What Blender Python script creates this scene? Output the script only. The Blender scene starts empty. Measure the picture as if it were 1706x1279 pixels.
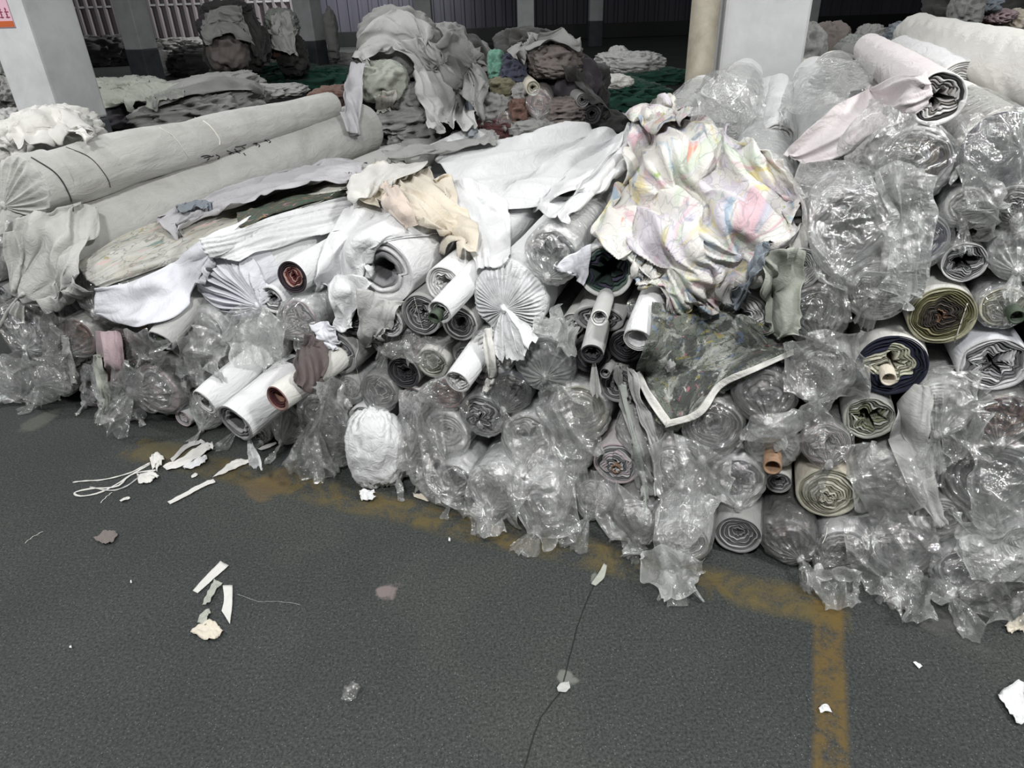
import bpy, math, random
import numpy as np
from math import sin, cos, pi, radians
from mathutils import Vector, Matrix
from mathutils.bvhtree import BVHTree

random.seed(7)
S = bpy.context.scene
COL = S.collection

# ---------------------------------------------------------------- camera, world, lights, exposure
F = 1137.0
PITCH = radians(29.5)
ROLL = radians(1.9)
CAMH = 1.6
cd = bpy.data.cameras.new('camera')
cd.sensor_width = 36.0
cd.lens = F / 1706 * 36.0
cd.clip_start = 0.02
cd.clip_end = 200
cam = bpy.data.objects.new('camera', cd)
COL.objects.link(cam)
cam.matrix_world = Matrix.Translation((0, 0, CAMH)) @ Matrix.Rotation(radians(90) - PITCH, 4, 'X') @ Matrix.Rotation(-ROLL, 4, 'Z')
S.camera = cam
S.view_settings.view_transform = 'Standard'
S.view_settings.look = 'None'
S.view_settings.gamma = 1
S.view_settings.use_curve_mapping = False
S.view_settings.exposure = 0.0
S.cycles.max_bounces = 6
S.cycles.transparent_max_bounces = 20
S.cycles.use_adaptive_sampling = True
S.cycles.caustics_reflective = False
S.cycles.caustics_refractive = False

w = bpy.data.worlds.new('world')
S.world = w
w.use_nodes = True
w.node_tree.nodes['Background'].inputs[0].default_value = (0.97, 0.98, 1.0, 1)
w.node_tree.nodes['Background'].inputs[1].default_value = 0.085


def area(name, loc, target, sx, sy, power, col=(1, 1, 1)):
    l = bpy.data.lights.new(name, 'AREA')
    l.shape = 'RECTANGLE'
    l.size = sx
    l.size_y = sy
    l.energy = power
    l.color = col
    o = bpy.data.objects.new(name, l)
    COL.objects.link(o)
    o.location = loc
    o.rotation_euler = (Vector(target) - Vector(loc)).to_track_quat('-Z', 'Y').to_euler()
    return o


# lamps added out of view: over the pile, the camera's aisle and further back
area('unseen_lamp', (0.8, 1.3, 5.2), (0.5, 3.0, 0.5), 0.8, 0.5, 44, (1, 0.995, 0.98))
area('unseen_lamp', (-3.6, 0.8, 5.2), (-2.2, 3.2, 0.4), 0.8, 0.5, 66, (1, 0.995, 0.98))
area('unseen_lamp', (3.2, -0.6, 4.4), (0.8, 2.0, 0.6), 0.6, 0.4, 165, (1, 0.995, 0.98))  # added in front, small, to brighten the film and make it sparkle
area('unseen_lamp', (-0.6, -1.6, 4.8), (-0.3, 2.2, 0.3), 0.6, 0.4, 195, (1, 1, 1))
area('unseen_lamp', (-6.6, 3.2, 4.6), (-3.8, 6.5, 0.9), 0.9, 0.5, 210, (1, 1, 1))
area('unseen_lamp', (-1.0, 8.5, 6.5), (-1.0, 9.5, 0.0), 2.0, 1.0, 120, (0.97, 0.99, 1.0))
area('unseen_lamp', (-3.5, 27.0, 5.5), (-14.0, 32.0, 1.5), 1.5, 1.0, 900, (1.0, 0.98, 0.985))  # added to light the left wall in place of daylight through its panels

# ---------------------------------------------------------------- picking helpers
cR, sR = cos(ROLL), sin(ROLL)
AZ = radians(20)
AX = np.array([sin(AZ), cos(AZ), 0.0])       # the way the rolls run, into the pile
BX = np.array([cos(AZ), -sin(AZ), 0.0])      # along the face of the pile, to the right
EYE = np.array([0, 0, CAMH])
S0, LEAN = 1.85, 0.12


def ray(u, v):
    x = (u - 853) / F
    y = (639.5 - v) / F
    x, y = x * cR + y * sR, -x * sR + y * cR
    return np.array([x, cos(PITCH) + y * sin(PITCH), -sin(PITCH) + y * cos(PITCH)])


def ground(u, v, h=0.0):
    d = ray(u, v)
    return d * ((CAMH - h) / -d[2]) + EYE


def face(u, v, ds=0.0):
    d = ray(u, v)
    t = (S0 + ds + LEAN * CAMH) / (d[0] * AX[0] + d[1] * AX[1] - LEAN * d[2])
    return d * t + EYE, t


def at_y(u, v, y):
    d = ray(u, v)
    return d * (y / d[1]) + EYE


# ---------------------------------------------------------------- noise on numpy arrays
def snoise(P, seed, freq, octv=3):
    rs = np.random.RandomState(seed)
    out = np.zeros(len(P))
    amp, tot = 1.0, 0.0
    for o in range(octv):
        for k in range(4):
            d = rs.normal(size=P.shape[1])
            d /= np.linalg.norm(d)
            out += amp * 0.35 * np.sin(P @ d * freq * (0.7 + 0.6 * rs.rand()) * 6.28 + rs.rand() * 6.28 + 0.9 * np.sin(P @ rs.normal(size=P.shape[1]) * freq * 1.6 + k))
        tot += amp
        amp *= 0.5
        freq *= 2.1
    return out / tot


def ridge(P, seed, freq, octv=3):
    return 1 - 2 * np.abs(snoise(P, seed, freq, octv))


def lin(c):
    return tuple(((x / 255) / 12.92 if x / 255 <= 0.04045 else ((x / 255 + 0.055) / 1.055) ** 2.4) for x in c[:3]) + (1,)


# ---------------------------------------------------------------- materials
MATS = {}


def newmat(name):
    m = bpy.data.materials.new(name)
    m.use_nodes = True
    nt = m.node_tree
    bs = nt.nodes['Principled BSDF']
    return m, nt, bs


def N(nt, typ, **kw):
    n = nt.nodes.new(typ)
    for k, v in kw.items():
        if k in n.inputs:
            n.inputs[k].default_value = v
        else:
            setattr(n, k, v)
    return n


def coords(nt, out='Object', scale=(1, 1, 1)):
    tc = N(nt, 'ShaderNodeTexCoord')
    mp = N(nt, 'ShaderNodeMapping')
    mp.inputs['Scale'].default_value = scale
    nt.links.new(tc.outputs[out], mp.inputs[0])
    return mp.outputs[0]


def ramp(nt, fac, stops, interp='LINEAR'):
    r = N(nt, 'ShaderNodeValToRGB')
    r.color_ramp.interpolation = interp
    els = r.color_ramp.elements
    els[0].position, els[0].color = stops[0][0], lin(stops[0][1])
    els[1].position, els[1].color = stops[-1][0], lin(stops[-1][1])
    for p, c in stops[1:-1]:
        e = els.new(p)
        e.color = lin(c)
    nt.links.new(fac, r.inputs[0])
    return r.outputs[0]


def mix(nt, fac, a, b, mode='MIX'):
    m = N(nt, 'ShaderNodeMix', data_type='RGBA', blend_type=mode)
    for sock, val in ((m.inputs[0], fac), (m.inputs[6], a), (m.inputs[7], b)):
        if isinstance(val, (int, float)):
            sock.default_value = val
        elif isinstance(val, tuple):
            sock.default_value = val
        else:
            nt.links.new(val, sock)
    return m.outputs[2]


def bump(nt, bs, height, strength, dist=0.01, prev=None):
    b = N(nt, 'ShaderNodeBump')
    b.inputs['Strength'].default_value = strength
    b.inputs['Distance'].default_value = dist
    nt.links.new(height, b.inputs['Height'])
    if prev is not None:
        nt.links.new(prev, b.inputs['Normal'])
    nt.links.new(b.outputs[0], bs.inputs['Normal'])
    return b.outputs[0]


def noise(nt, vec, scale, detail=4, rough=0.55, dist=0.0):
    n = N(nt, 'ShaderNodeTexNoise', Scale=scale, Detail=detail, Roughness=rough, Distortion=dist)
    nt.links.new(vec, n.inputs['Vector'])
    return n.outputs[0]


def fabric(name, c, stain=None, rough=0.9, weave=True, stain_amt=0.35, wr=0.35):
    """woven cloth: colour with faint dirt of its own, creases and a fine weave"""
    m, nt, bs = newmat(name)
    v = coords(nt)
    n1 = noise(nt, v, 5, 5, 0.6, 0.5)
    st = stain or tuple(x * 0.86 for x in c)
    f = N(nt, 'ShaderNodeMapRange')
    f.inputs[1].default_value, f.inputs[2].default_value = 0.45, 0.75
    f.inputs[4].default_value = stain_amt
    nt.links.new(n1, f.inputs[0])
    nt.links.new(mix(nt, f.outputs[0], lin(c), lin(st)), bs.inputs['Base Color'])
    bs.inputs['Roughness'].default_value = rough
    bs.inputs['Sheen Weight'].default_value = 0.15
    v2 = coords(nt, 'Object', (1, 0.35, 1))
    n2 = noise(nt, v2, 22, 4, 0.6, 1.2)
    p = bump(nt, bs, n2, wr, 0.02)
    if weave:
        n3 = noise(nt, v, 420, 2, 0.5)
        bump(nt, bs, n3, 0.25, 0.002, p)
    MATS[name] = m
    return m


def film(name, tint=(235, 238, 236), trans=0.62, gloss=0.46, milky=0.05):
    """clear polythene: mostly see-through, with a milky haze and sharp crinkled highlights"""
    m, nt, bs = newmat(name)
    out = nt.nodes['Material Output']
    v = coords(nt)
    wv = N(nt, 'ShaderNodeTexNoise', Scale=7, Detail=3)
    nt.links.new(v, wv.inputs['Vector'])
    wm = N(nt, 'ShaderNodeMix', data_type='RGBA')
    wm.inputs[0].default_value = 0.16
    nt.links.new(v, wm.inputs[6]); nt.links.new(wv.outputs['Color'], wm.inputs[7])
    vo = N(nt, 'ShaderNodeTexVoronoi', Scale=24)
    nt.links.new(wm.outputs[2], vo.inputs['Vector'])
    na = noise(nt, v, 16, 4, 0.55, 1.6)
    ad = N(nt, 'ShaderNodeMath', operation='MULTIPLY_ADD')
    ad.inputs[1].default_value = 1.1
    nt.links.new(vo.outputs['Distance'], ad.inputs[0]); nt.links.new(na, ad.inputs[2])
    n1 = ad.outputs[0]
    n2 = noise(nt, v, 60, 3, 0.55, 1.5)
    b1 = N(nt, 'ShaderNodeBump', Strength=0.75, Distance=0.02)
    nt.links.new(n1, b1.inputs['Height'])
    b2 = N(nt, 'ShaderNodeBump', Strength=0.45, Distance=0.006)
    nt.links.new(n2, b2.inputs['Height'])
    nt.links.new(b1.outputs[0], b2.inputs['Normal'])
    tr = N(nt, 'ShaderNodeBsdfTransparent')
    gl = N(nt, 'ShaderNodeBsdfGlossy')
    gl.inputs['Roughness'].default_value = 0.09
    gl.inputs['Color'].default_value = (1, 1, 1, 1)
    df = N(nt, 'ShaderNodeBsdfDiffuse')
    df.inputs['Color'].default_value = lin(tint)
    tl = N(nt, 'ShaderNodeBsdfTranslucent')
    tl.inputs['Color'].default_value = lin(tint)
    for sh in (gl, df, tl):
        nt.links.new(b2.outputs[0], sh.inputs['Normal'])
    milk = N(nt, 'ShaderNodeMixShader')
    milk.inputs[0].default_value = 0.4
    nt.links.new(df.outputs[0], milk.inputs[1])
    nt.links.new(tl.outputs[0], milk.inputs[2])
    lw = N(nt, 'ShaderNodeLayerWeight', Blend=0.4)
    nt.links.new(b1.outputs[0], lw.inputs['Normal'])
    # folds seen edge-on pass less light and shine more
    mr = N(nt, 'ShaderNodeMapRange')
    mr.inputs[3].default_value = milky
    mr.inputs[4].default_value = min(1, milky + 0.3)
    nt.links.new(lw.outputs['Facing'], mr.inputs[0])
    # where the film is bunched or folded several layers deep it is whiter
    at = N(nt, 'ShaderNodeAttribute', attribute_name='layers')
    la = N(nt, 'ShaderNodeMath', operation='MULTIPLY_ADD', use_clamp=True)
    la.inputs[1].default_value = 0.46
    nt.links.new(at.outputs['Fac'], la.inputs[0]); nt.links.new(mr.outputs[0], la.inputs[2])
    m1 = N(nt, 'ShaderNodeMixShader')
    nt.links.new(la.outputs[0], m1.inputs[0])
    nt.links.new(tr.outputs[0], m1.inputs[1])
    nt.links.new(milk.outputs[0], m1.inputs[2])
    m2 = N(nt, 'ShaderNodeMixShader')
    mg = N(nt, 'ShaderNodeMapRange')
    mg.inputs[3].default_value = gloss * 0.35
    mg.inputs[4].default_value = gloss * 1.2
    nt.links.new(lw.outputs['Facing'], mg.inputs[0])
    nt.links.new(mg.outputs[0], m2.inputs[0])
    nt.links.new(m1.outputs[0], m2.inputs[1])
    nt.links.new(gl.outputs[0], m2.inputs[2])
    nt.links.new(m2.outputs[0], out.inputs[0])
    MATS[name] = m
    return m


def edges_mat():
    """cut fabric edges of a rolled end: the colours of the layers are the fabric's own"""
    m, nt, bs = newmat('rolled_edges')
    a = N(nt, 'ShaderNodeVertexColor', layer_name='Col')
    v = coords(nt)
    n = noise(nt, v, 160, 3, 0.6)
    nt.links.new(mix(nt, 0.25, a.outputs[0], ramp(nt, n, [(0.3, (120, 120, 120)), (0.7, (235, 235, 235))]), 'MULTIPLY'), bs.inputs['Base Color'])
    bs.inputs['Roughness'].default_value = 0.95
    bump(nt, bs, n, 0.4, 0.004)
    MATS['edges'] = m


def plain(name, c, rough=0.6, nscale=0, c2=None, bmp=0.2, metal=0.0):
    m, nt, bs = newmat(name)
    bs.inputs['Roughness'].default_value = rough
    bs.inputs['Metallic'].default_value = metal
    v = coords(nt)
    if nscale:
        n = noise(nt, v, nscale, 6, 0.65, 0.3)
        nt.links.new(ramp(nt, n, [(0.35, c), (0.68, c2 or tuple(x * 0.85 for x in c))]), bs.inputs['Base Color'])
        bump(nt, bs, n, bmp, 0.01)
    else:
        bs.inputs['Base Color'].default_value = lin(c)
    MATS[name] = m
    return m


def floral(name, base, blobs, scale, contrast=0.08, lines=None):
    """printed cloth: soft watercolour patches, one per colour, plus fine dark drawing"""
    m, nt, bs = newmat(name)
    v = coords(nt, 'UV')
    col = lin(base)
    for i, (c, th, sc) in enumerate(blobs):
        mp = N(nt, 'ShaderNodeMapping')
        mp.inputs['Location'].default_value = (i * 3.7 + 1, i * 1.9, i * 5.1)
        nt.links.new(v, mp.inputs[0])
        n = noise(nt, mp.outputs[0], scale * sc, 3, 0.55, 0.9)
        f = N(nt, 'ShaderNodeMapRange')
        f.inputs[1].default_value, f.inputs[2].default_value = th, th + contrast
        f.inputs[4].default_value = 0.85
        nt.links.new(n, f.inputs[0])
        col = mix(nt, f.outputs[0], col, lin(c))
    if lines:
        vo = N(nt, 'ShaderNodeTexVoronoi', feature='DISTANCE_TO_EDGE', Scale=scale * lines[1])
        wn = N(nt, 'ShaderNodeMix', data_type='RGBA')
        wn.inputs[0].default_value = 0.12
        nz = N(nt, 'ShaderNodeTexNoise', Scale=scale * 3)
        nt.links.new(v, nz.inputs['Vector'])
        nt.links.new(v, wn.inputs[6])
        nt.links.new(nz.outputs['Color'], wn.inputs[7])
        nt.links.new(wn.outputs[2], vo.inputs['Vector'])
        f = N(nt, 'ShaderNodeMapRange')
        f.inputs[1].default_value, f.inputs[2].default_value = 0.012, 0.035
        f.inputs[3].default_value, f.inputs[4].default_value = lines[2], 0.0
        nt.links.new(vo.outputs['Distance'], f.inputs[0])
        col = mix(nt, f.outputs[0], col, lin(lines[0]))
    nt.links.new(col, bs.inputs['Base Color'])
    bs.inputs['Roughness'].default_value = 0.85
    o = coords(nt)
    n2 = noise(nt, o, 30, 4, 0.6, 1.0)
    bump(nt, bs, n2, 0.4, 0.015)
    MATS[name] = m
    return m


fabric('white', (224, 225, 226), (206, 206, 203), wr=0.5)
fabric('white_cool', (222, 223, 229), (200, 202, 208))
fabric('offwhite', (218, 217, 212), (186, 184, 174))
fabric('cream', (214, 206, 190), (196, 182, 160))
fabric('peach', (210, 196, 184), (196, 176, 160))
fabric('pinkish', (214, 208, 208), (206, 194, 196))
fabric('rose', (178, 158, 162), (120, 112, 114))
fabric('grey', (150, 150, 148), (118, 118, 114))
fabric('lightgrey', (186, 186, 184), (160, 160, 156))
fabric('wrapgrey', (190, 190, 186), (152, 151, 146), wr=0.4, stain_amt=0.6)
fabric('sage', (150, 154, 149), (116, 120, 112))
fabric('charcoal', (62, 61, 60), (44, 43, 44))
fabric('darkbrown', (84, 74, 72), (58, 50, 50), rough=0.6)
fabric('taupe', (118, 110, 106), (92, 84, 80))
fabric('lilac', (182, 181, 184), (158, 157, 162))
fabric('bluegrey', (128, 136, 144), (88, 98, 108))
fabric('greenpale', (170, 173, 163), (128, 133, 118))
fabric('olive', (110, 106, 84), (70, 68, 52))
fabric('green', (40, 88, 72), (24, 58, 48), stain_amt=0.8)
fabric('mint', (104, 150, 132), (70, 110, 98))
fabric('maroon', (96, 60, 60), (60, 40, 42))
fabric('rust', (112, 86, 76), (80, 62, 56))
fabric('darkblue', (60, 63, 80), (42, 44, 56))
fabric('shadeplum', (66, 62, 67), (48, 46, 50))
film('film')
film('film_milky', gloss=0.26, milky=0.24)
film('film_grey', tint=(176, 178, 176), gloss=0.26, milky=0.14)
film('film_knot', tint=(244, 245, 244), gloss=0.4, milky=0.6)
edges_mat()
plain('cardboard', (158, 130, 104), 0.85, 40, (128, 102, 80))
plain('tube_green', (70, 84, 66), 0.6, 30, (50, 60, 48))
plain('white_paint', (206, 207, 208), 0.7, 3, (184, 186, 186), 0.1)
plain('skirt_paint', (84, 88, 92), 0.7, 4, (66, 70, 74), 0.1)
plain('cream_paint', (176, 170, 154), 0.55, 6, (140, 134, 118), 0.15)
plain('thread', (214, 212, 204), 0.9)
plain('ink', (28, 28, 32), 0.6)

# ---------------------------------------------------------------- mesh helpers
def tag(o, label=None, cat=None, group=None, kind=None):
    if label: o['label'] = label
    if cat: o['category'] = cat
    if group: o['group'] = group
    if kind: o['kind'] = kind
    return o


def link_mesh(name, V, Fc, mat, parent=None, smooth=True, colors=None, uvs=None, matrix=None, layers=None):
    me = bpy.data.meshes.new(name)
    V = np.asarray(V, dtype=float)
    me.from_pydata(V.tolist(), [], Fc if isinstance(Fc, list) else Fc.tolist())
    me.materials.append(MATS[mat] if isinstance(mat, str) else mat)
    if smooth:
        me.polygons.foreach_set('use_smooth', [True] * len(me.polygons))
    if colors is not None:
        ca = me.color_attributes.new('Col', 'FLOAT_COLOR', 'POINT')
        ca.data.foreach_set('color', np.asarray(colors, dtype=np.float32).ravel())
    if layers is not None:
        la = me.attributes.new('layers', 'FLOAT', 'POINT')
        la.data.foreach_set('value', np.clip(np.asarray(layers, dtype=np.float32), 0, 1).ravel())
    if uvs is not None:
        uv = me.uv_layers.new(name='UVMap')
        li = np.zeros(len(me.loops), dtype=np.int32)
        me.loops.foreach_get('vertex_index', li)
        uv.data.foreach_set('uv', np.asarray(uvs, dtype=np.float32)[li].ravel())
    me.update()
    o = bpy.data.objects.new(name, me)
    COL.objects.link(o)
    if matrix is not None: o.matrix_world = matrix
    if parent is not None: o.parent = parent
    return o


def empty(name, matrix, label, cat, group=None):
    o = bpy.data.objects.new(name, None)
    o.empty_display_size = 0.05
    COL.objects.link(o)
    o.matrix_world = matrix
    return tag(o, label, cat, group)


def gridfaces(n, m, wrap=False, off=0):
    """n rows of m points; wrap closes each row"""
    i, j = np.meshgrid(np.arange(n - 1), np.arange(m if wrap else m - 1), indexing='ij')
    j2 = (j + 1) % m
    f = np.stack([i * m + j, i * m + j2, (i + 1) * m + j2, (i + 1) * m + j], -1).reshape(-1, 4) + off
    return f


class MB:
    def __init__(s): s.V = []; s.F = []
    def add(s, V, Fc):
        o = sum(len(v) for v in s.V)
        s.V.append(np.asarray(V, float)); s.F += [[int(i) + o for i in f] for f in Fc]
    def box(s, c, d, M=None, taper=1.0):
        x, y, z = [k / 2 for k in d]
        V = [(-x, -y, -z), (x, -y, -z), (x, y, -z), (-x, y, -z), (-x * taper, -y * taper, z), (x * taper, -y * taper, z), (x * taper, y * taper, z), (-x * taper, y * taper, z)]
        V = np.array(V)
        if M is not None: V = V @ np.array(M.to_3x3()).T
        s.add(V + np.array(c), [(0, 3, 2, 1), (4, 5, 6, 7), (0, 1, 5, 4), (1, 2, 6, 5), (2, 3, 7, 6), (3, 0, 4, 7)])
    def tube(s, pts, r, seg=8, flat=1.0, caps=True):
        pts = np.asarray(pts, float)
        n = len(pts)
        r = np.broadcast_to(np.asarray(r, float), (n,))
        T = np.gradient(pts, axis=0)
        T /= np.linalg.norm(T, axis=1)[:, None] + 1e-9
        up = np.array([0, 0, 1.0])
        A = np.cross(T, up)
        bad = np.linalg.norm(A, axis=1) < 0.15
        A[bad] = np.cross(T[bad], np.array([1.0, 0, 0]))
        A /= np.linalg.norm(A, axis=1)[:, None] + 1e-9
        B = np.cross(T, A)
        th = np.linspace(0, 2 * pi, seg, endpoint=False)
        V = pts[:, None] + r[:, None, None] * (A[:, None] * np.cos(th)[None, :, None] + B[:, None] * np.sin(th)[None, :, None] * flat)
        o = sum(len(v) for v in s.V)
        s.V.append(V.reshape(-1, 3))
        s.F += (gridfaces(n, seg, True) + o).tolist()
        if caps:
            s.F.append([o + k for k in range(seg)][::-1])
            s.F.append([o + (n - 1) * seg + k for k in range(seg)])
    def build(s, name, mat, parent=None, smooth=False, matrix=None):
        return link_mesh(name, np.concatenate(s.V), s.F, mat, parent, smooth, matrix=matrix)


def bevel(o, wdt, seg=2):
    b = o.modifiers.new('bevel', 'BEVEL')
    b.width = wdt
    b.segments = seg
    b.limit_method = 'ANGLE'
    return o


# ---------------------------------------------------------------- the hall: floor, walls, pillars
def floor_material():
    m, nt, bs = newmat('worn_concrete_floor')
    L = nt.links
    tc = N(nt, 'ShaderNodeTexCoord')
    v = tc.outputs['Object']
    big = noise(nt, v, 1.3, 5, 0.6, 0.4)
    fine = noise(nt, v, 130, 4, 0.8)
    speck = N(nt, 'ShaderNodeTexVoronoi', Scale=150)
    L.new(v, speck.inputs['Vector'])
    col = ramp(nt, big, [(0.3, (67, 72, 71)), (0.5, (76, 80, 78)), (0.7, (88, 91, 87))])
    col = mix(nt, 0.75, col, ramp(nt, fine, [(0.38, (52, 54, 52)), (0.64, (255, 255, 255))]), 'MULTIPLY')
    sp = N(nt, 'ShaderNodeMapRange')
    sp.inputs[1].default_value, sp.inputs[2].default_value, sp.inputs[3].default_value, sp.inputs[4].default_value = 0.06, 0.26, 0.45, 0.0
    L.new(speck.outputs['Distance'], sp.inputs[0])
    rnd = N(nt, 'ShaderNodeMath', operation='GREATER_THAN')
    sx = N(nt, 'ShaderNodeSeparateColor')
    L.new(speck.outputs['Color'], sx.inputs[0])
    L.new(sx.outputs[0], rnd.inputs[0]); rnd.inputs[1].default_value = 0.72
    mu = N(nt, 'ShaderNodeMath', operation='MULTIPLY')
    L.new(sp.outputs[0], mu.inputs[0]); L.new(rnd.outputs[0], mu.inputs[1])
    col = mix(nt, mu.outputs[0], col, lin((168, 170, 168)))
    wob = N(nt, 'ShaderNodeTexNoise', Scale=2.2, Detail=3)
    L.new(v, wob.inputs['Vector'])
    wob2 = noise(nt, v, 9, 6, 0.7, 0.5)

    def dist_line(p, q, width, soft, warp=0.0, extend=True):
        """1 inside a straight band from p to q"""
        p, q = np.array(p[:2]), np.array(q[:2])
        d = q - p
        ln = np.linalg.norm(d); d = d / ln
        sub = N(nt, 'ShaderNodeVectorMath', operation='SUBTRACT')
        L.new(v, sub.inputs[0]); sub.inputs[1].default_value = (p[0], p[1], 0)
        src = sub.outputs[0]
        if warp:
            sc = N(nt, 'ShaderNodeVectorMath', operation='SCALE'); sc.inputs['Scale'].default_value = warp
            ce = N(nt, 'ShaderNodeVectorMath', operation='SUBTRACT')
            nz = N(nt, 'ShaderNodeTexNoise', Scale=6, Detail=5)
            L.new(v, nz.inputs['Vector']); L.new(nz.outputs['Color'], ce.inputs[0]); ce.inputs[1].default_value = (0.5, 0.5, 0.5)
            L.new(ce.outputs[0], sc.inputs[0])
            ad = N(nt, 'ShaderNodeVectorMath', operation='ADD')
            L.new(src, ad.inputs[0]); L.new(sc.outputs[0], ad.inputs[1]); src = ad.outputs[0]
        dn = N(nt, 'ShaderNodeVectorMath', operation='DOT_PRODUCT'); dn.inputs[1].default_value = (-d[1], d[0], 0)
        L.new(src, dn.inputs[0])
        ab = N(nt, 'ShaderNodeMath', operation='ABSOLUTE'); L.new(dn.outputs['Value'], ab.inputs[0])
        f = N(nt, 'ShaderNodeMapRange')
        f.inputs[1].default_value, f.inputs[2].default_value, f.inputs[3].default_value, f.inputs[4].default_value = width / 2 - soft, width / 2 + soft, 1, 0
        L.new(ab.outputs[0], f.inputs[0])
        al = N(nt, 'ShaderNodeVectorMath', operation='DOT_PRODUCT'); al.inputs[1].default_value = (d[0], d[1], 0)
        L.new(src, al.inputs[0])
        a1 = N(nt, 'ShaderNodeMath', operation='GREATER_THAN'); a1.inputs[1].default_value = 0
        a2 = N(nt, 'ShaderNodeMath', operation='LESS_THAN'); a2.inputs[1].default_value = ln
        L.new(al.outputs['Value'], a1.inputs[0]); L.new(al.outputs['Value'], a2.inputs[0])
        o1 = N(nt, 'ShaderNodeMath', operation='MULTIPLY'); L.new(a1.outputs[0], o1.inputs[0]); L.new(a2.outputs[0], o1.inputs[1])
        o2 = N(nt, 'ShaderNodeMath', operation='MULTIPLY'); L.new(o1.outputs[0], o2.inputs[0]); L.new(f.outputs[0], o2.inputs[1])
        return o2.outputs[0]

    def masked(mask, lo, hi, top, scale=9, rough=0.75):
        n = noise(nt, v, scale, 8, rough, 0.6)
        f = N(nt, 'ShaderNodeMapRange')
        f.inputs[1].default_value, f.inputs[2].default_value, f.inputs[4].default_value = lo, hi, top
        L.new(n, f.inputs[0])
        mm = N(nt, 'ShaderNodeMath', operation='MULTIPLY')
        L.new(mask, mm.inputs[0]); L.new(f.outputs[0], mm.inputs[1])
        return mm.outputs[0]

    yl1 = dist_line(ground(215, 745), ground(1420, 1024), 0.125, 0.02, 0.03)
    yl2 = dist_line(ground(1380, 1005), ground(1388, 1420), 0.078, 0.008, 0.015)
    col = mix(nt, masked(yl1, 0.40, 0.60, 0.72), col, lin((104, 90, 50)))
    col = mix(nt, masked(yl2, 0.36, 0.56, 0.78, 14), col, lin((106, 86, 42)))
    # pinkish worn patches and pale scuffs
    for (u, vv, r, c, k) in ((645, 988, 0.036, (134, 122, 120), 0.8), (1130, 860, 0.05, (96, 78, 60), 0.4), (65, 705, 0.06, (112, 114, 104), 0.4), (290, 755, 0.11, (96, 90, 66), 0.5), (460, 800, 0.07, (110, 92, 62), 0.5), (995, 965, 0.02, (126, 132, 124), 0.7), (940, 1130, 0.028, (120, 122, 116), 0.8), (1600, 1060, 0.09, (104, 102, 100), 0.35)):
        g = ground(u, vv)
        dd = N(nt, 'ShaderNodeVectorMath', operation='DISTANCE'); dd.inputs[1].default_value = tuple(g)
        sc = N(nt, 'ShaderNodeVectorMath', operation='SCALE'); sc.inputs['Scale'].default_value = r * 4.5
        nz = N(nt, 'ShaderNodeTexNoise', Scale=9 if r < 0.05 else 4, Detail=5)
        L.new(v, nz.inputs['Vector'])
        ce = N(nt, 'ShaderNodeVectorMath', operation='SUBTRACT'); ce.inputs[1].default_value = (0.5, 0.5, 0.5)
        L.new(nz.outputs['Color'], ce.inputs[0]); L.new(ce.outputs[0], sc.inputs[0])
        ad = N(nt, 'ShaderNodeVectorMath', operation='ADD'); L.new(v, ad.inputs[0]); L.new(sc.outputs[0], ad.inputs[1])
        L.new(ad.outputs[0], dd.inputs[0])
        f = N(nt, 'ShaderNodeMapRange')
        f.inputs[1].default_value, f.inputs[2].default_value, f.inputs[3].default_value, f.inputs[4].default_value = r * 0.8, r * 1.15, k, 0
        L.new(dd.outputs['Value'], f.inputs[0])
        col = mix(nt, f.outputs[0], col, lin(c))
    cr = None
    pts = [(1003, 950), (985, 985), (962, 1045), (948, 1095), (936, 1150), (902, 1195), (868, 1290)]
    for p, q in zip(pts[:-1], pts[1:]):
        c_ = dist_line(ground(*p), ground(*q), 0.0035, 0.0015, 0.02)
        col = mix(nt, c_, col, lin((22, 22, 22)))
        cr = c_
    for p, q in (((560, 1330), (660, 960)), ((1300, 1280), (1180, 1180))):
        c_ = dist_line(ground(*p), ground(*q), 0.004, 0.003, 0.03)
        col = mix(nt, masked(c_, 0.4, 0.7, 0.5), col, lin((54, 54, 54)))
    L.new(col, bs.inputs['Base Color'])
    rr = N(nt, 'ShaderNodeMapRange'); rr.inputs[3].default_value, rr.inputs[4].default_value = 0.62, 0.85
    L.new(big, rr.inputs[0]); L.new(rr.outputs[0], bs.inputs['Roughness'])
    bs.inputs['Specular IOR Level'].default_value = 0.35
    bump(nt, bs, fine, 0.35, 0.004)
    MATS['floor'] = m


floor_material()
mb = MB(); mb.box((0, 16, -0.05), (64, 50, 0.1))
tag(mb.build('floor', 'floor'), kind='structure')


def sheet_wall_material(name, c, rust):
    m, nt, bs = newmat(name)
    v = coords(nt, 'Object', (1, 1, 0.12))
    n = noise(nt, v, 1.8, 5, 0.6)
    nt.links.new(ramp(nt, n, [(0.3, c), (0.7, rust)]), bs.inputs['Base Color'])
    bs.inputs['Roughness'].default_value = 0.5
    bs.inputs['Metallic'].default_value = 0.1
    MATS[name] = m


sheet_wall_material('sheet_dark', (70, 70, 80), (88, 88, 98))
sheet_wall_material('sheet_lit', (136, 132, 133), (176, 168, 171))  # paler copy for the left part: the light on it is put into the colour
sheet_wall_material('sheet_back', (44, 46, 46), (34, 36, 36))


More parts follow.
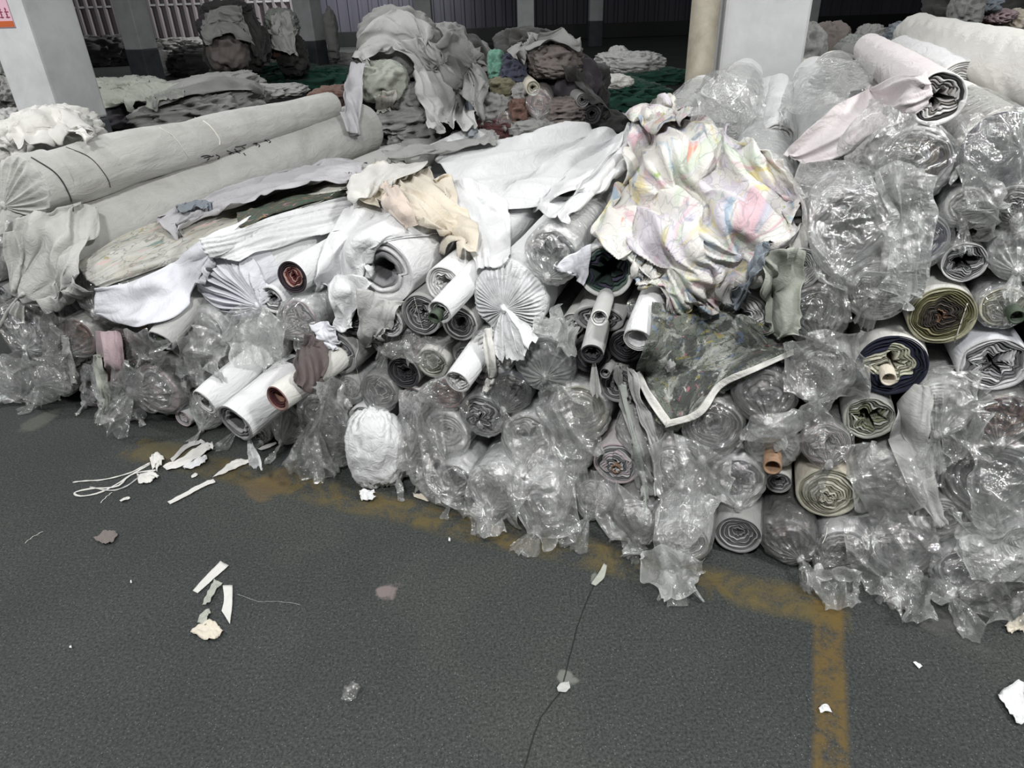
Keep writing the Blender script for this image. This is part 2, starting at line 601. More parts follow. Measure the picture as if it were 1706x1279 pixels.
def corrugated(name, x0, x1, y, z0, z1, pitch, depth, mat, kind='structure'):
    n = int((x1 - x0) / pitch)
    prof = []
    for k in range(n):
        x = x0 + k * pitch
        prof += [(x, 0), (x + pitch * 0.55, 0), (x + pitch * 0.65, -depth), (x + pitch * 0.9, -depth)]
    prof.append((x0 + n * pitch, 0))
    V, Fc = [], []
    for (px, py) in prof:
        V += [(px, y + py, z0), (px, y + py, z1)]
    for i in range(len(prof) - 1):
        Fc.append((2 * i, 2 * i + 2, 2 * i + 3, 2 * i + 1))
    b = len(V)                              # a back sheet so the wall has thickness
    V += [(x0, y + 0.06, z0), (x1, y + 0.06, z0), (x1, y + 0.06, z1), (x0, y + 0.06, z1)]
    Fc.append((b, b + 1, b + 2, b + 3))
    return tag(link_mesh(name, V, Fc, mat, smooth=False), kind=kind)


YW = 32.0
xl = at_y(505, 40, YW)[0]
corrugated('wall_back', xl, 27, YW, 0.55, 7, 0.42, 0.05, 'sheet_dark')
corrugated('wall_left', -26, xl, YW, 0.55, 7, 0.36, 0.2, 'sheet_lit')
mb = MB(); mb.box((0, YW + 0.1, 0.28), (54, 0.34, 0.56)); tag(bevel(mb.build('baseboard_back', 'sheet_back'), 0.02), kind='structure')
mb = MB()
for z in (1.75, 4.3): mb.box(((-26 + xl) / 2, YW - 0.16, z), (26 + xl, 0.06, 0.07))
tag(mb.build('trim_1', 'white_paint'), kind='structure')
# side wall far to the right, dark sheeting
mb = MB()
for k in range(70): mb.box((24, -4 + k * 0.5, 3.5), (0.08 if k % 2 else 0.16, 0.5, 7))
tag(mb.build('wall_right', 'sheet_back'), kind='structure')
mb = MB()
for k in range(70): mb.box((-26, -4 + k * 0.5, 3.5), (0.08 if k % 2 else 0.16, 0.5, 7))
tag(mb.build('wall_far_left', 'sheet_back'), kind='structure')


def pillar(uc, vref, href, wpx, rot, label, wid=None, top=7.0):
    """a square concrete column whose skirting top (height href) shows at pixel row vref"""
    g = ground(uc, vref, href)
    wd = wid or wpx * g[1] / F
    M = Matrix.Translation((g[0], g[1], 0)) @ Matrix.Rotation(rot, 4, 'Z')
    r = empty('pillar', M, label, 'pillar', 'columns of the hall')
    mb = MB(); mb.box((0, 0, (top + 0.8) / 2), (wd, wd, top - 0.8)); bevel(mb.build('shaft', 'white_paint', r), 0.02)
    mb = MB(); mb.box((0, 0, 0.4), (wd * 1.015, wd * 1.015, 0.8)); bevel(mb.build('painted_skirt', 'skirt_paint', r), 0.02)
    return r, wd, g


p0, wd0, g0 = pillar(110, 200, 0.8, 60, -radians(20), 'big white concrete column at the left edge with a red and yellow notice', wid=0.46)
pillar(236, 82, 0.8, 24, -radians(20), 'dim grey column far behind the big left column', wid=0.5)
pillar(520, 68, 0.8, 30, -radians(20), 'pale column left of the tall heap draped in a grey sheet', wid=0.5)
pillar(708, 50, 0.8, 22, 0, 'grey column against the dark sheeting behind the tall draped heap', wid=0.5)
pillar(876, 55, 0.8, 20, 0, 'narrow bright white column rising behind the dark heap', wid=0.42)
pillar(992, 35, 0.8, 18, 0, 'slim dim column right of the bright narrow one', wid=0.46)
pillar(1340, 38, 0.8, 22, 0, 'shaded column just right of the large white column with the drainpipe', wid=0.5)
# the large column behind the pile, with the drainpipe
gp = at_y(1256, 60, 4.75)
Mp = Matrix.Translation((gp[0], 4.75, 0)) @ Matrix.Rotation(-radians(4), 4, 'Z')
r = empty('pillar', Mp, 'large white concrete column rising behind the white fabric pile beside the drainpipe', 'pillar', 'columns of the hall')
mb = MB(); mb.box((0, 0, 3.9), (0.5, 0.5, 6.2)); bevel(mb.build('shaft', 'white_paint', r), 0.02)
mb = MB(); mb.box((0, 0, 0.4), (0.51, 0.51, 0.8)); bevel(mb.build('painted_skirt', 'skirt_paint', r), 0.02)
gq = at_y(1171, 60, 4.5)
pp = empty('drainpipe', Matrix.Translation((gq[0], 4.5, 0)), 'cream round drainpipe standing against the left side of the large column', 'pipe')
mb = MB(); mb.tube([(0, 0, 0), (0, 0, 1.2), (0, 0, 3), (0, 0, 7)], 0.082, 32); mb.build('pipe_body', 'cream_paint', pp, True)
mb = MB(); mb.tube([(0, 0, 0.9), (0, 0, 0.98)], 0.088, 32); mb.build('coupling', 'cream_paint', pp, True)

# notice on the left column (unreadable red marks under a yellow picture, orange strip at the foot)
plain('poster_pink', (214, 178, 190), 0.5); plain('poster_yellow', (206, 168, 60), 0.5, 30, (150, 104, 34)); plain('poster_orange', (186, 92, 46), 0.6); plain('poster_red', (150, 66, 92), 0.5)
Mn = p0.matrix_world @ Matrix.Translation((-wd0 * 0.5, 0, 0))
# front-left face of the column looks along local -y
nt_ = empty('notice', p0.matrix_world @ Matrix.Translation((-0.07, -wd0 / 2 - 0.004, 1.69)), 'red and yellow safety notice with orange strip on the big left column', 'notice')
mb = MB(); mb.box((0, 0, 0), (0.30, 0.006, 0.36)); mb.build('board', 'poster_pink', nt_)
mb = MB(); mb.tube([(-0.03, 0.002, 0.07), (-0.03, -0.006, 0.07)], 0.085, 20); mb.build('pictogram', 'poster_yellow', nt_)
mb = MB()
rs = random.Random(3)
for k in range(5):
    for j in range(4):
        mb.box((-0.12 + k * 0.058 + rs.uniform(-.006, .006), -0.005, -0.055 - j * 0.018), (0.038 if j % 2 else 0.012, 0.004, 0.006))
    mb.box((-0.12 + k * 0.058, -0.005, -0.08), (0.006, 0.004, 0.07))
mb.build('red_lettering', 'poster_red', nt_)
mb = MB(); mb.box((0, -0.004, -0.155), (0.30, 0.004, 0.04)); mb.build('orange_strip', 'poster_orange', nt_)

# ---------------------------------------------------------------- fabric rolls
OBST = []            # (verts, faces) in world space, for laying cloth over the pile


def obst(V, Fc, M):
    Mn_ = np.array(M)
    Vw = np.asarray(V) @ Mn_[:3, :3].T + Mn_[:3, 3]
    OBST.append((Vw, np.asarray(Fc)))


PAL = {
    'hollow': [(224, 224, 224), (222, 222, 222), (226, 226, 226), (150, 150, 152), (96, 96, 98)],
    'white': [(228, 228, 226), (206, 206, 204), (236, 236, 236)],
    'whitegrey': [(214, 214, 214), (120, 120, 122), (222, 222, 222), (170, 170, 172), (90, 90, 92)],
    'cream': [(206, 204, 186), (150, 148, 130), (214, 212, 198)],
    'grey': [(150, 150, 150), (108, 108, 108), (176, 176, 176), (90, 90, 92)],
    'olive': [(168, 166, 140), (108, 106, 74), (140, 134, 104), (84, 80, 62), (70, 66, 60), (92, 84, 78), (60, 56, 52), (126, 100, 80)],
    'navy': [(34, 38, 54), (28, 32, 46), (40, 44, 66), (206, 206, 186), (150, 152, 136), (216, 216, 200), (160, 160, 144)],
    'purple': [(206, 206, 210), (84, 78, 112), (70, 64, 96), (190, 190, 194), (110, 108, 120), (160, 160, 164)],
    'dark': [(64, 62, 66), (46, 45, 48), (78, 77, 80), (40, 40, 42)],
    'indigo': [(84, 80, 100), (58, 55, 72), (104, 100, 118), (50, 48, 62)],
    'pattern': [(196, 196, 196), (90, 84, 84), (120, 108, 96), (84, 80, 90), (150, 140, 126), (226, 226, 228), (200, 200, 204), (232, 232, 232)],
    'red': [(60, 50, 56), (44, 36, 42), (196, 160, 150), (120, 70, 70), (206, 176, 160), (110, 50, 54)],
    'green': [(206, 208, 204), (96, 112, 104), (50, 70, 66), (60, 56, 74), (36, 52, 48)],
    'sagecrumple': [(176, 178, 168), (110, 112, 100), (190, 192, 184), (130, 134, 110), (128, 132, 112)],
    'pink': [(212, 196, 200), (190, 190, 190), (120, 120, 122), (206, 206, 206)],
    'maroon': [(150, 120, 112), (90, 44, 48), (66, 34, 38), (160, 120, 100)],
    'star': [(232, 232, 230), (66, 64, 64), (226, 226, 224), (214, 212, 210), (150, 146, 140), (200, 198, 196)],
}


def wavefn(rs):
    ks = [rs.choice([4, 5, 6]), rs.choice([2, 3]), rs.choice([8, 9, 11]), 15]
    ph = [rs.random() * 6.28 for _ in ks]
    am = [0.5, 0.35, 0.22, 0.09]
    return lambda th: sum(a * np.cos(k * th + p) for a, k, p in zip(am, ks, ph))


def end_mesh(R, rs, pal, layers=9, hollow=0.3, wave=0.12, tele=0.02, flat=1.0, seg=84, depth=0.012, y0=0.0):
    g = wavefn(rs)
    g2 = wavefn(rs)
    th = np.linspace(0, 2 * pi, seg, endpoint=False)
    cols = [lin(c) for c in PAL[pal]]
    V, Cc = [], []
    dr = (1 - hollow) / layers
    seed = rs.randrange(9999)

    def ring(rho, y, c):
        sp = rho - dr * (th / (2 * pi)) * (1 if rho < 0.97 else 0)
        inner = (1 - rho)
        wob = g(th + 1.1 * rho) * (1 - 0.4 * rho) + 0.5 * g2(th + 3 * rho) * inner
        rr = sp + wave * min(1, inner * 2.6 + 0.06) * wob
        rr = np.clip(rr, 0.03, 0.995) * R
        x = rr * np.cos(th)
        z = rr * np.sin(th) * flat
        yy = y0 + y + tele * inner + 0.005 * R / 0.09 * snoise(np.stack([x, z, np.full(seg, rho)], -1), seed, 9, 2)
        V.append(np.stack([x, yy, z], -1))
        Cc.append(np.tile(c, (seg, 1)))

    for i in range(layers):
        rho = 1 - i * dr
        c = np.array(cols[min(len(cols) - 1, int(i * len(cols) / layers))] if len(cols) > 4 else cols[i % len(cols)])
        ins = 0.5 + 0.8 * rs.random()
        ring(rho, 0.001, c)
        ring(rho - 0.28 * dr, -0.0035 * ins, c)
        ring(rho - 0.60 * dr, 0.0, c)
        ring(rho - 0.80 * dr, depth * ins, c * np.array([0.8, 0.8, 0.8, 1]))  # gap between turns darkened, its shade painted into the colour
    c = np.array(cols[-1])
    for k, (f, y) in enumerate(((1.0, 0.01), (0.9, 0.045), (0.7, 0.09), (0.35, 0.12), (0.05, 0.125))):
        ring(max(0.03, hollow * f), y, c * np.array([0.85, 0.85, 0.85, 1]))  # shade inside the hollow painted into the colour as well
    n = len(V)
    Fc = gridfaces(n, seg, True).tolist()
    return np.concatenate(V), [f[::-1] for f in Fc], np.concatenate(Cc)


def body_mesh(R, L, rs, flat=1.0, lump=0.03, seg=56, nl=30, sag=0.0, bulge=0.0, y0=0.0, taper=1.0, spiral=0.0):
    if L > 1: nl = int(L / 0.03)
    th = np.linspace(0, 2 * pi, seg, endpoint=False)
    ys = np.concatenate([[0, 0.004, 0.012], np.linspace(0.03, L - 0.02, nl), [L - 0.005, L]])
    ends = np.ones(len(ys)); ends[0] = 0.975; ends[1] = 0.992; ends[-1] = 0.93; ends[-2] = 0.98
    Y, T = np.meshgrid(ys, th, indexing='ij')
    P = np.stack([np.cos(T) * R, Y * 0.45, np.sin(T) * R], -1).reshape(-1, 3)
    seed = rs.randrange(9999)
    nz = snoise(P, seed, 3.0, 2).reshape(Y.shape)
    cr = ridge(np.stack([np.cos(T) * R * 1.6, Y * 0.5 + 0.12 * T * spiral, np.sin(T) * R * 1.6], -1).reshape(-1, 3), seed + 5, 4.5, 3).reshape(Y.shape)
    rad = R * ends[:, None] * (1 + lump * nz + lump * 0.55 * np.clip(cr, -0.6, 1))
    rad = rad * (1 - (1 - taper) * np.clip(Y / L, 0, 1) ** 1.5)
    rad = rad * (1 + bulge * np.sin(np.clip(Y / L, 0, 1) * pi))
    fade = np.clip(Y / 0.05, 0, 1)
    rad = R * 0.99 * ends[:, None] * (1 - fade) + rad * fade
    X = rad * np.cos(T)
    Z = rad * np.sin(T) * flat - sag * (Y / L - 0.5) ** 2
    V = np.stack([X, Y + y0, Z], -1).reshape(-1, 3)
    Fc = gridfaces(len(ys), seg, True).tolist()
    last = (len(ys) - 1) * seg
    Fc.append([last + k for k in range(seg)])
    return V, Fc


def gather_mesh(R, K, rs, pleats=18, amp=0.10, seg=144, nb=12, ng=18, back=0.35, fat=1.035, wr=0.02, flat=1.0, sharp=1.0):
    """a sleeve over the roll end that closes into a knot at K (local x, y<0, z)"""
    th = np.linspace(0, 2 * pi, seg, endpoint=False)
    seed = rs.randrange(9999)
    V = []
    LY = []
    g = wavefn(rs)
    ph = rs.random() * 6
    for i in range(nb):
        t = i / (nb - 1)
        y = back * (1 - t)
        P = np.stack([np.cos(th) * R, np.full(seg, y), np.sin(th) * R], -1)
        rr = R * fat * (1 + wr * snoise(P, seed, 5, 3)) + R * wr * 0.8 * np.abs(ridge(P, seed + 3, 9, 2))
        if i == 0: rr = rr * 1.01
        LY.append(np.clip(ridge(P * np.array([1.6, .5, 1.6]), seed + 21, 7, 2) - .45, 0, 1) * .5)
        V.append(np.stack([rr * np.cos(th), np.full(seg, y), rr * np.sin(th) * flat], -1))
    K = np.array(K)
    for i in range(1, ng + 1):
        s = i / ng
        rf = max(0.0, cos(s * pi / 2)) ** 0.85 * 0.97 + 0.035
        y = K[1] * (s ** 1.15)
        P = np.stack([np.cos(th) * R * rf, np.full(seg, s * 0.1), np.sin(th) * R * rf], -1)
        pl = np.sin(pleats * th + ph + 1.7 * np.sin(3 * th + ph)) * 0.6 + np.sin(pleats * 1.618 * th + 2 * ph + 2 * s) * 0.3
        pl = np.sign(pl) * np.abs(pl) ** sharp
        A = amp * (sin(pi * min(1, s * 1.02)) ** 0.5 + 0.35 * s)
        rr = R * fat * (rf * (1 + A * pl * 0.55 + 0.05 * g(th) * (1 - s)) + wr * snoise(P, seed, 7, 3) * sin(pi * s))
        cx = K[0] * s ** 1.35
        cz = K[2] * s ** 1.35
        yy = y + R * A * 0.65 * pl * sin(pi * s) ** 0.6 + R * 0.12 * snoise(P, seed + 9, 5, 3) * sin(pi * s)
        V.append(np.stack([cx + rr * np.cos(th), yy, cz + rr * np.sin(th) * flat], -1))
        LY.append(0.9 * s ** 3.2 + 0.55 * np.clip(pl, 0, 1) ** 3 * s ** 1.2 + 0.5 * np.clip(ridge(P, seed + 22, 6, 2) - .5, 0, 1))
    return np.concatenate(V), gridfaces(nb + ng, seg, True).tolist(), np.concatenate(LY)


def tail_mesh(K, d1, length, width, rs, n=16, m=26, zig=0.35, ragged=0.25, droop=1.0):
    """the loose end beyond a knot: a fan of folded sheet that droops"""
    K = np.array(K, float)
    d1 = np.array(d1, float); d1 /= np.linalg.norm(d1)
    side = np.cross(d1, np.array([0.15, 1.0, 0.1])); side /= np.linalg.norm(side)
    seed = rs.randrange(9999)
    x = np.linspace(-1, 1, m)
    lx = 1 - ragged * np.abs(snoise(np.stack([x, x * 0 + seed % 17], -1), seed, 1.3, 3)) - 0.15 * x ** 2
    ph, fr = rs.random() * 6, rs.uniform(3.2, 6.0)
    V, U, LY = [], [], []
    for i in range(n):
        t = i / (n - 1)
        LY.append(0.9 * (1 - t) ** 3 + 0.45 * np.clip(np.sin(x * fr * 2.3 + 2 * ph + 1.5 * t), 0, 1) ** 4 * (1 - .5 * t) + 0.35 * np.clip(np.sin(x * 13 + ph * 3), 0, 1) ** 6)
        tt = t * lx * length
        wv = (0.08 + 0.92 * t ** 0.75) * width
        cen = K + np.outer(tt, d1)
        cen[:, 2] -= droop * (tt ** 2) * 1.6
        nrm = np.cross(side, d1)
        z = zig * wv * (np.sin(x * fr + ph + t) * 0.5 + 0.3 * np.sin(x * fr * 2.3 + 2 * ph)) + 0.2 * width * t * snoise(np.stack([x * 1.5, np.full(m, t * 2.2), x * 0], -1), seed + 4, 0.9, 3)
        V.append(cen + np.outer(x * wv * (1 - 0.15 * np.cos(x * fr + ph)), side) + np.outer(z, nrm))
        U.append(np.stack([x * 0.5 + 0.5, np.full(m, t)], -1))
    return np.concatenate(V), gridfaces(n, m).tolist(), np.concatenate(U), np.concatenate(LY)


def knot_mesh(K, r, rs):
    th = np.linspace(0, 2 * pi, 16, endpoint=False)
    V = []
    seed = rs.randrange(9999)
    for i in range(10):
        a = -pi / 2 + pi * i / 9
        P = np.stack([np.cos(th) * cos(a), np.full(16, sin(a)), np.sin(th) * cos(a)], -1)
        k = 1 + 0.25 * snoise(P, seed, 0.8, 2) + 0.12 * np.sin(7 * th + i)
        V.append(P * k[:, None] * r * np.array([0.8, 0.8, 1.25]) + np.array(K))
    return np.concatenate(V), gridfaces(10, 16, True).tolist()


def make_roll(M, R, L, o, label, seed, group=None):
    """one roll of fabric: body, rolled end, optional core and plastic or cloth gathered end"""
    rs = random.Random(seed)
    kind = o.get('k', 'o')
    flat = o.get('flat', 1.0)
    Mb_ = M @ Matrix.Translation((0, 0, -R * flat))
    root = empty('fabric_roll', Mb_, label, 'fabric roll', group)
    up = np.array([0, 0, R * flat])
    V, Fc = body_mesh(R * (0.985), L, rs, flat, o.get('lump', 0.045), sag=o.get('sag', 0), spiral=o.get('spiral', 0), taper=o.get('taper', 1.0), bulge=o.get('bulge', 0))
    link_mesh('roll_body', V + up, Fc, o.get('m', 'white'), root)
    obst(V, [f for f in Fc if len(f) == 4], M)
    pal = o.get('pal', 'white')
    if kind == 'b' and 'wave' not in o:
        o = dict(o, wave=rs.uniform(.08, .34), hol=o.get('hol', rs.uniform(.12, .42)), tele=rs.uniform(-.05, .03), n=o.get('n', rs.randint(4, 10)))
        if pal == 'white' and rs.random() < .4: pal = 'whitegrey'
    if kind != 'p':
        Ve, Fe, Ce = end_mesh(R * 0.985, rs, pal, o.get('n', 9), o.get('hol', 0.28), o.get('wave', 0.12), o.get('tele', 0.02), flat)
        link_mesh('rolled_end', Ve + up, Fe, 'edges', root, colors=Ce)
        obst(Ve, Fe, M)
    if 'core' in o:
        rc = o['core'] * R
        mb = MB()
        cx, cz = o.get('cc', (0, 0))
        out = o.get('cout', 0.02)
        ri = rc * 0.8
        th = np.linspace(0, 2 * pi, 24, endpoint=False)
        V = [np.stack([cx + q * np.cos(th), np.full(24, y), cz + q * np.sin(th)], -1) for q, y in ((rc, 0.12), (rc, -out), (ri, -out), (ri, 0.12), (0.001, 0.125))]
        mb.add(np.concatenate(V) + up, gridfaces(5, 24, True).tolist())
        mb.build('core_tube', o.get('cm', 'cardboard'), root, True)
    if kind in ('b', 'p'):
        kx, ky, kz = o.get('K', (rs.uniform(-0.3, 0.3), -rs.uniform(0.5, 0.9), -rs.uniform(0.45, 1.0)))
        K = (kx * R, ky * R, kz * R)
        fm = o.get('f', 'film')
        if kind == 'p':
            Vg, Fg, Lg = gather_mesh(R, K, rs, o.get('pl', 24), o.get('amp', 0.2), fat=1.015, back=0.12, wr=0.015, sharp=0.8, seg=216, ng=24)
            wn, kn, tn = 'gathered_end', 'knot', 'tail'
        else:
            Vg, Fg, Lg = gather_mesh(R, K, rs, rs.randint(11, 19), o.get('amp', 0.13), fat=o.get('fat', rs.uniform(1.03, 1.09)), back=o.get('back', 0.45), wr=rs.uniform(.04, .10), flat=flat)
            wn, kn, tn = 'plastic_wrap', 'knot', 'tail'
        wrap = link_mesh(wn, Vg + up, Fg, fm, root, layers=Lg)
        obst(Vg, Fg, M)
        Vk, Fk = knot_mesh(K, o.get('kr', 0.013 + 0.009 * rs.random()), rs)
        link_mesh(kn, Vk + up, Fk, 'film_knot' if kind == 'b' else fm, wrap)
        for q in range(o.get('tails', 1)):
            T = o.get('T', (rs.uniform(-0.5, 0.5), -rs.uniform(0.1, 0.7), -1))
            if q: T = (T[0] + rs.uniform(-0.8, 0.8), T[1] - 0.3, T[2])
            tl = o.get('tl', rs.uniform(0.9, 1.6)) * R
            if (np.array(M.translation)[2] + K[2] + T[2] / (abs(T[0]) + abs(T[1]) + abs(T[2])) * tl) < 0.03:
                T = (T[0], T[1] - 0.8, T[2] * 0.35)
            Vt, Ft, Ut, Lt = tail_mesh(K, T, tl, tl * o.get('tw', rs.uniform(0.28, 0.5)), rs, droop=0.6)
            zmin = 0.006 - M.translation[2]
            Vt[:, 2] = np.maximum(Vt[:, 2], zmin + 0.004 * np.abs(np.sin(Vt[:, 0] * 90)))
            link_mesh(tn, Vt + up, Ft, o.get('tm', fm), wrap, uvs=Ut, layers=Lt, smooth=kind == 'p')
    if o.get('lip'):
        # a loose last turn of cloth that hangs open under the end
        Vt, Ft, Ut, Lt = tail_mesh((0.1 * R, 0.02, -R * 0.98), (0.1, -0.25, -1), R * o['lip'], R * 0.6, rs, zig=0.3)
        link_mesh('loose_cloth', Vt + up, Ft, o.get('m', 'white'), root, uvs=Ut)
    return root


def frame(C, az=AZ, pitch=0.0):
    return Matrix.Translation(tuple(C)) @ Matrix.Rotation(-az, 4, 'Z') @ Matrix.Rotation(pitch, 4, 'X')


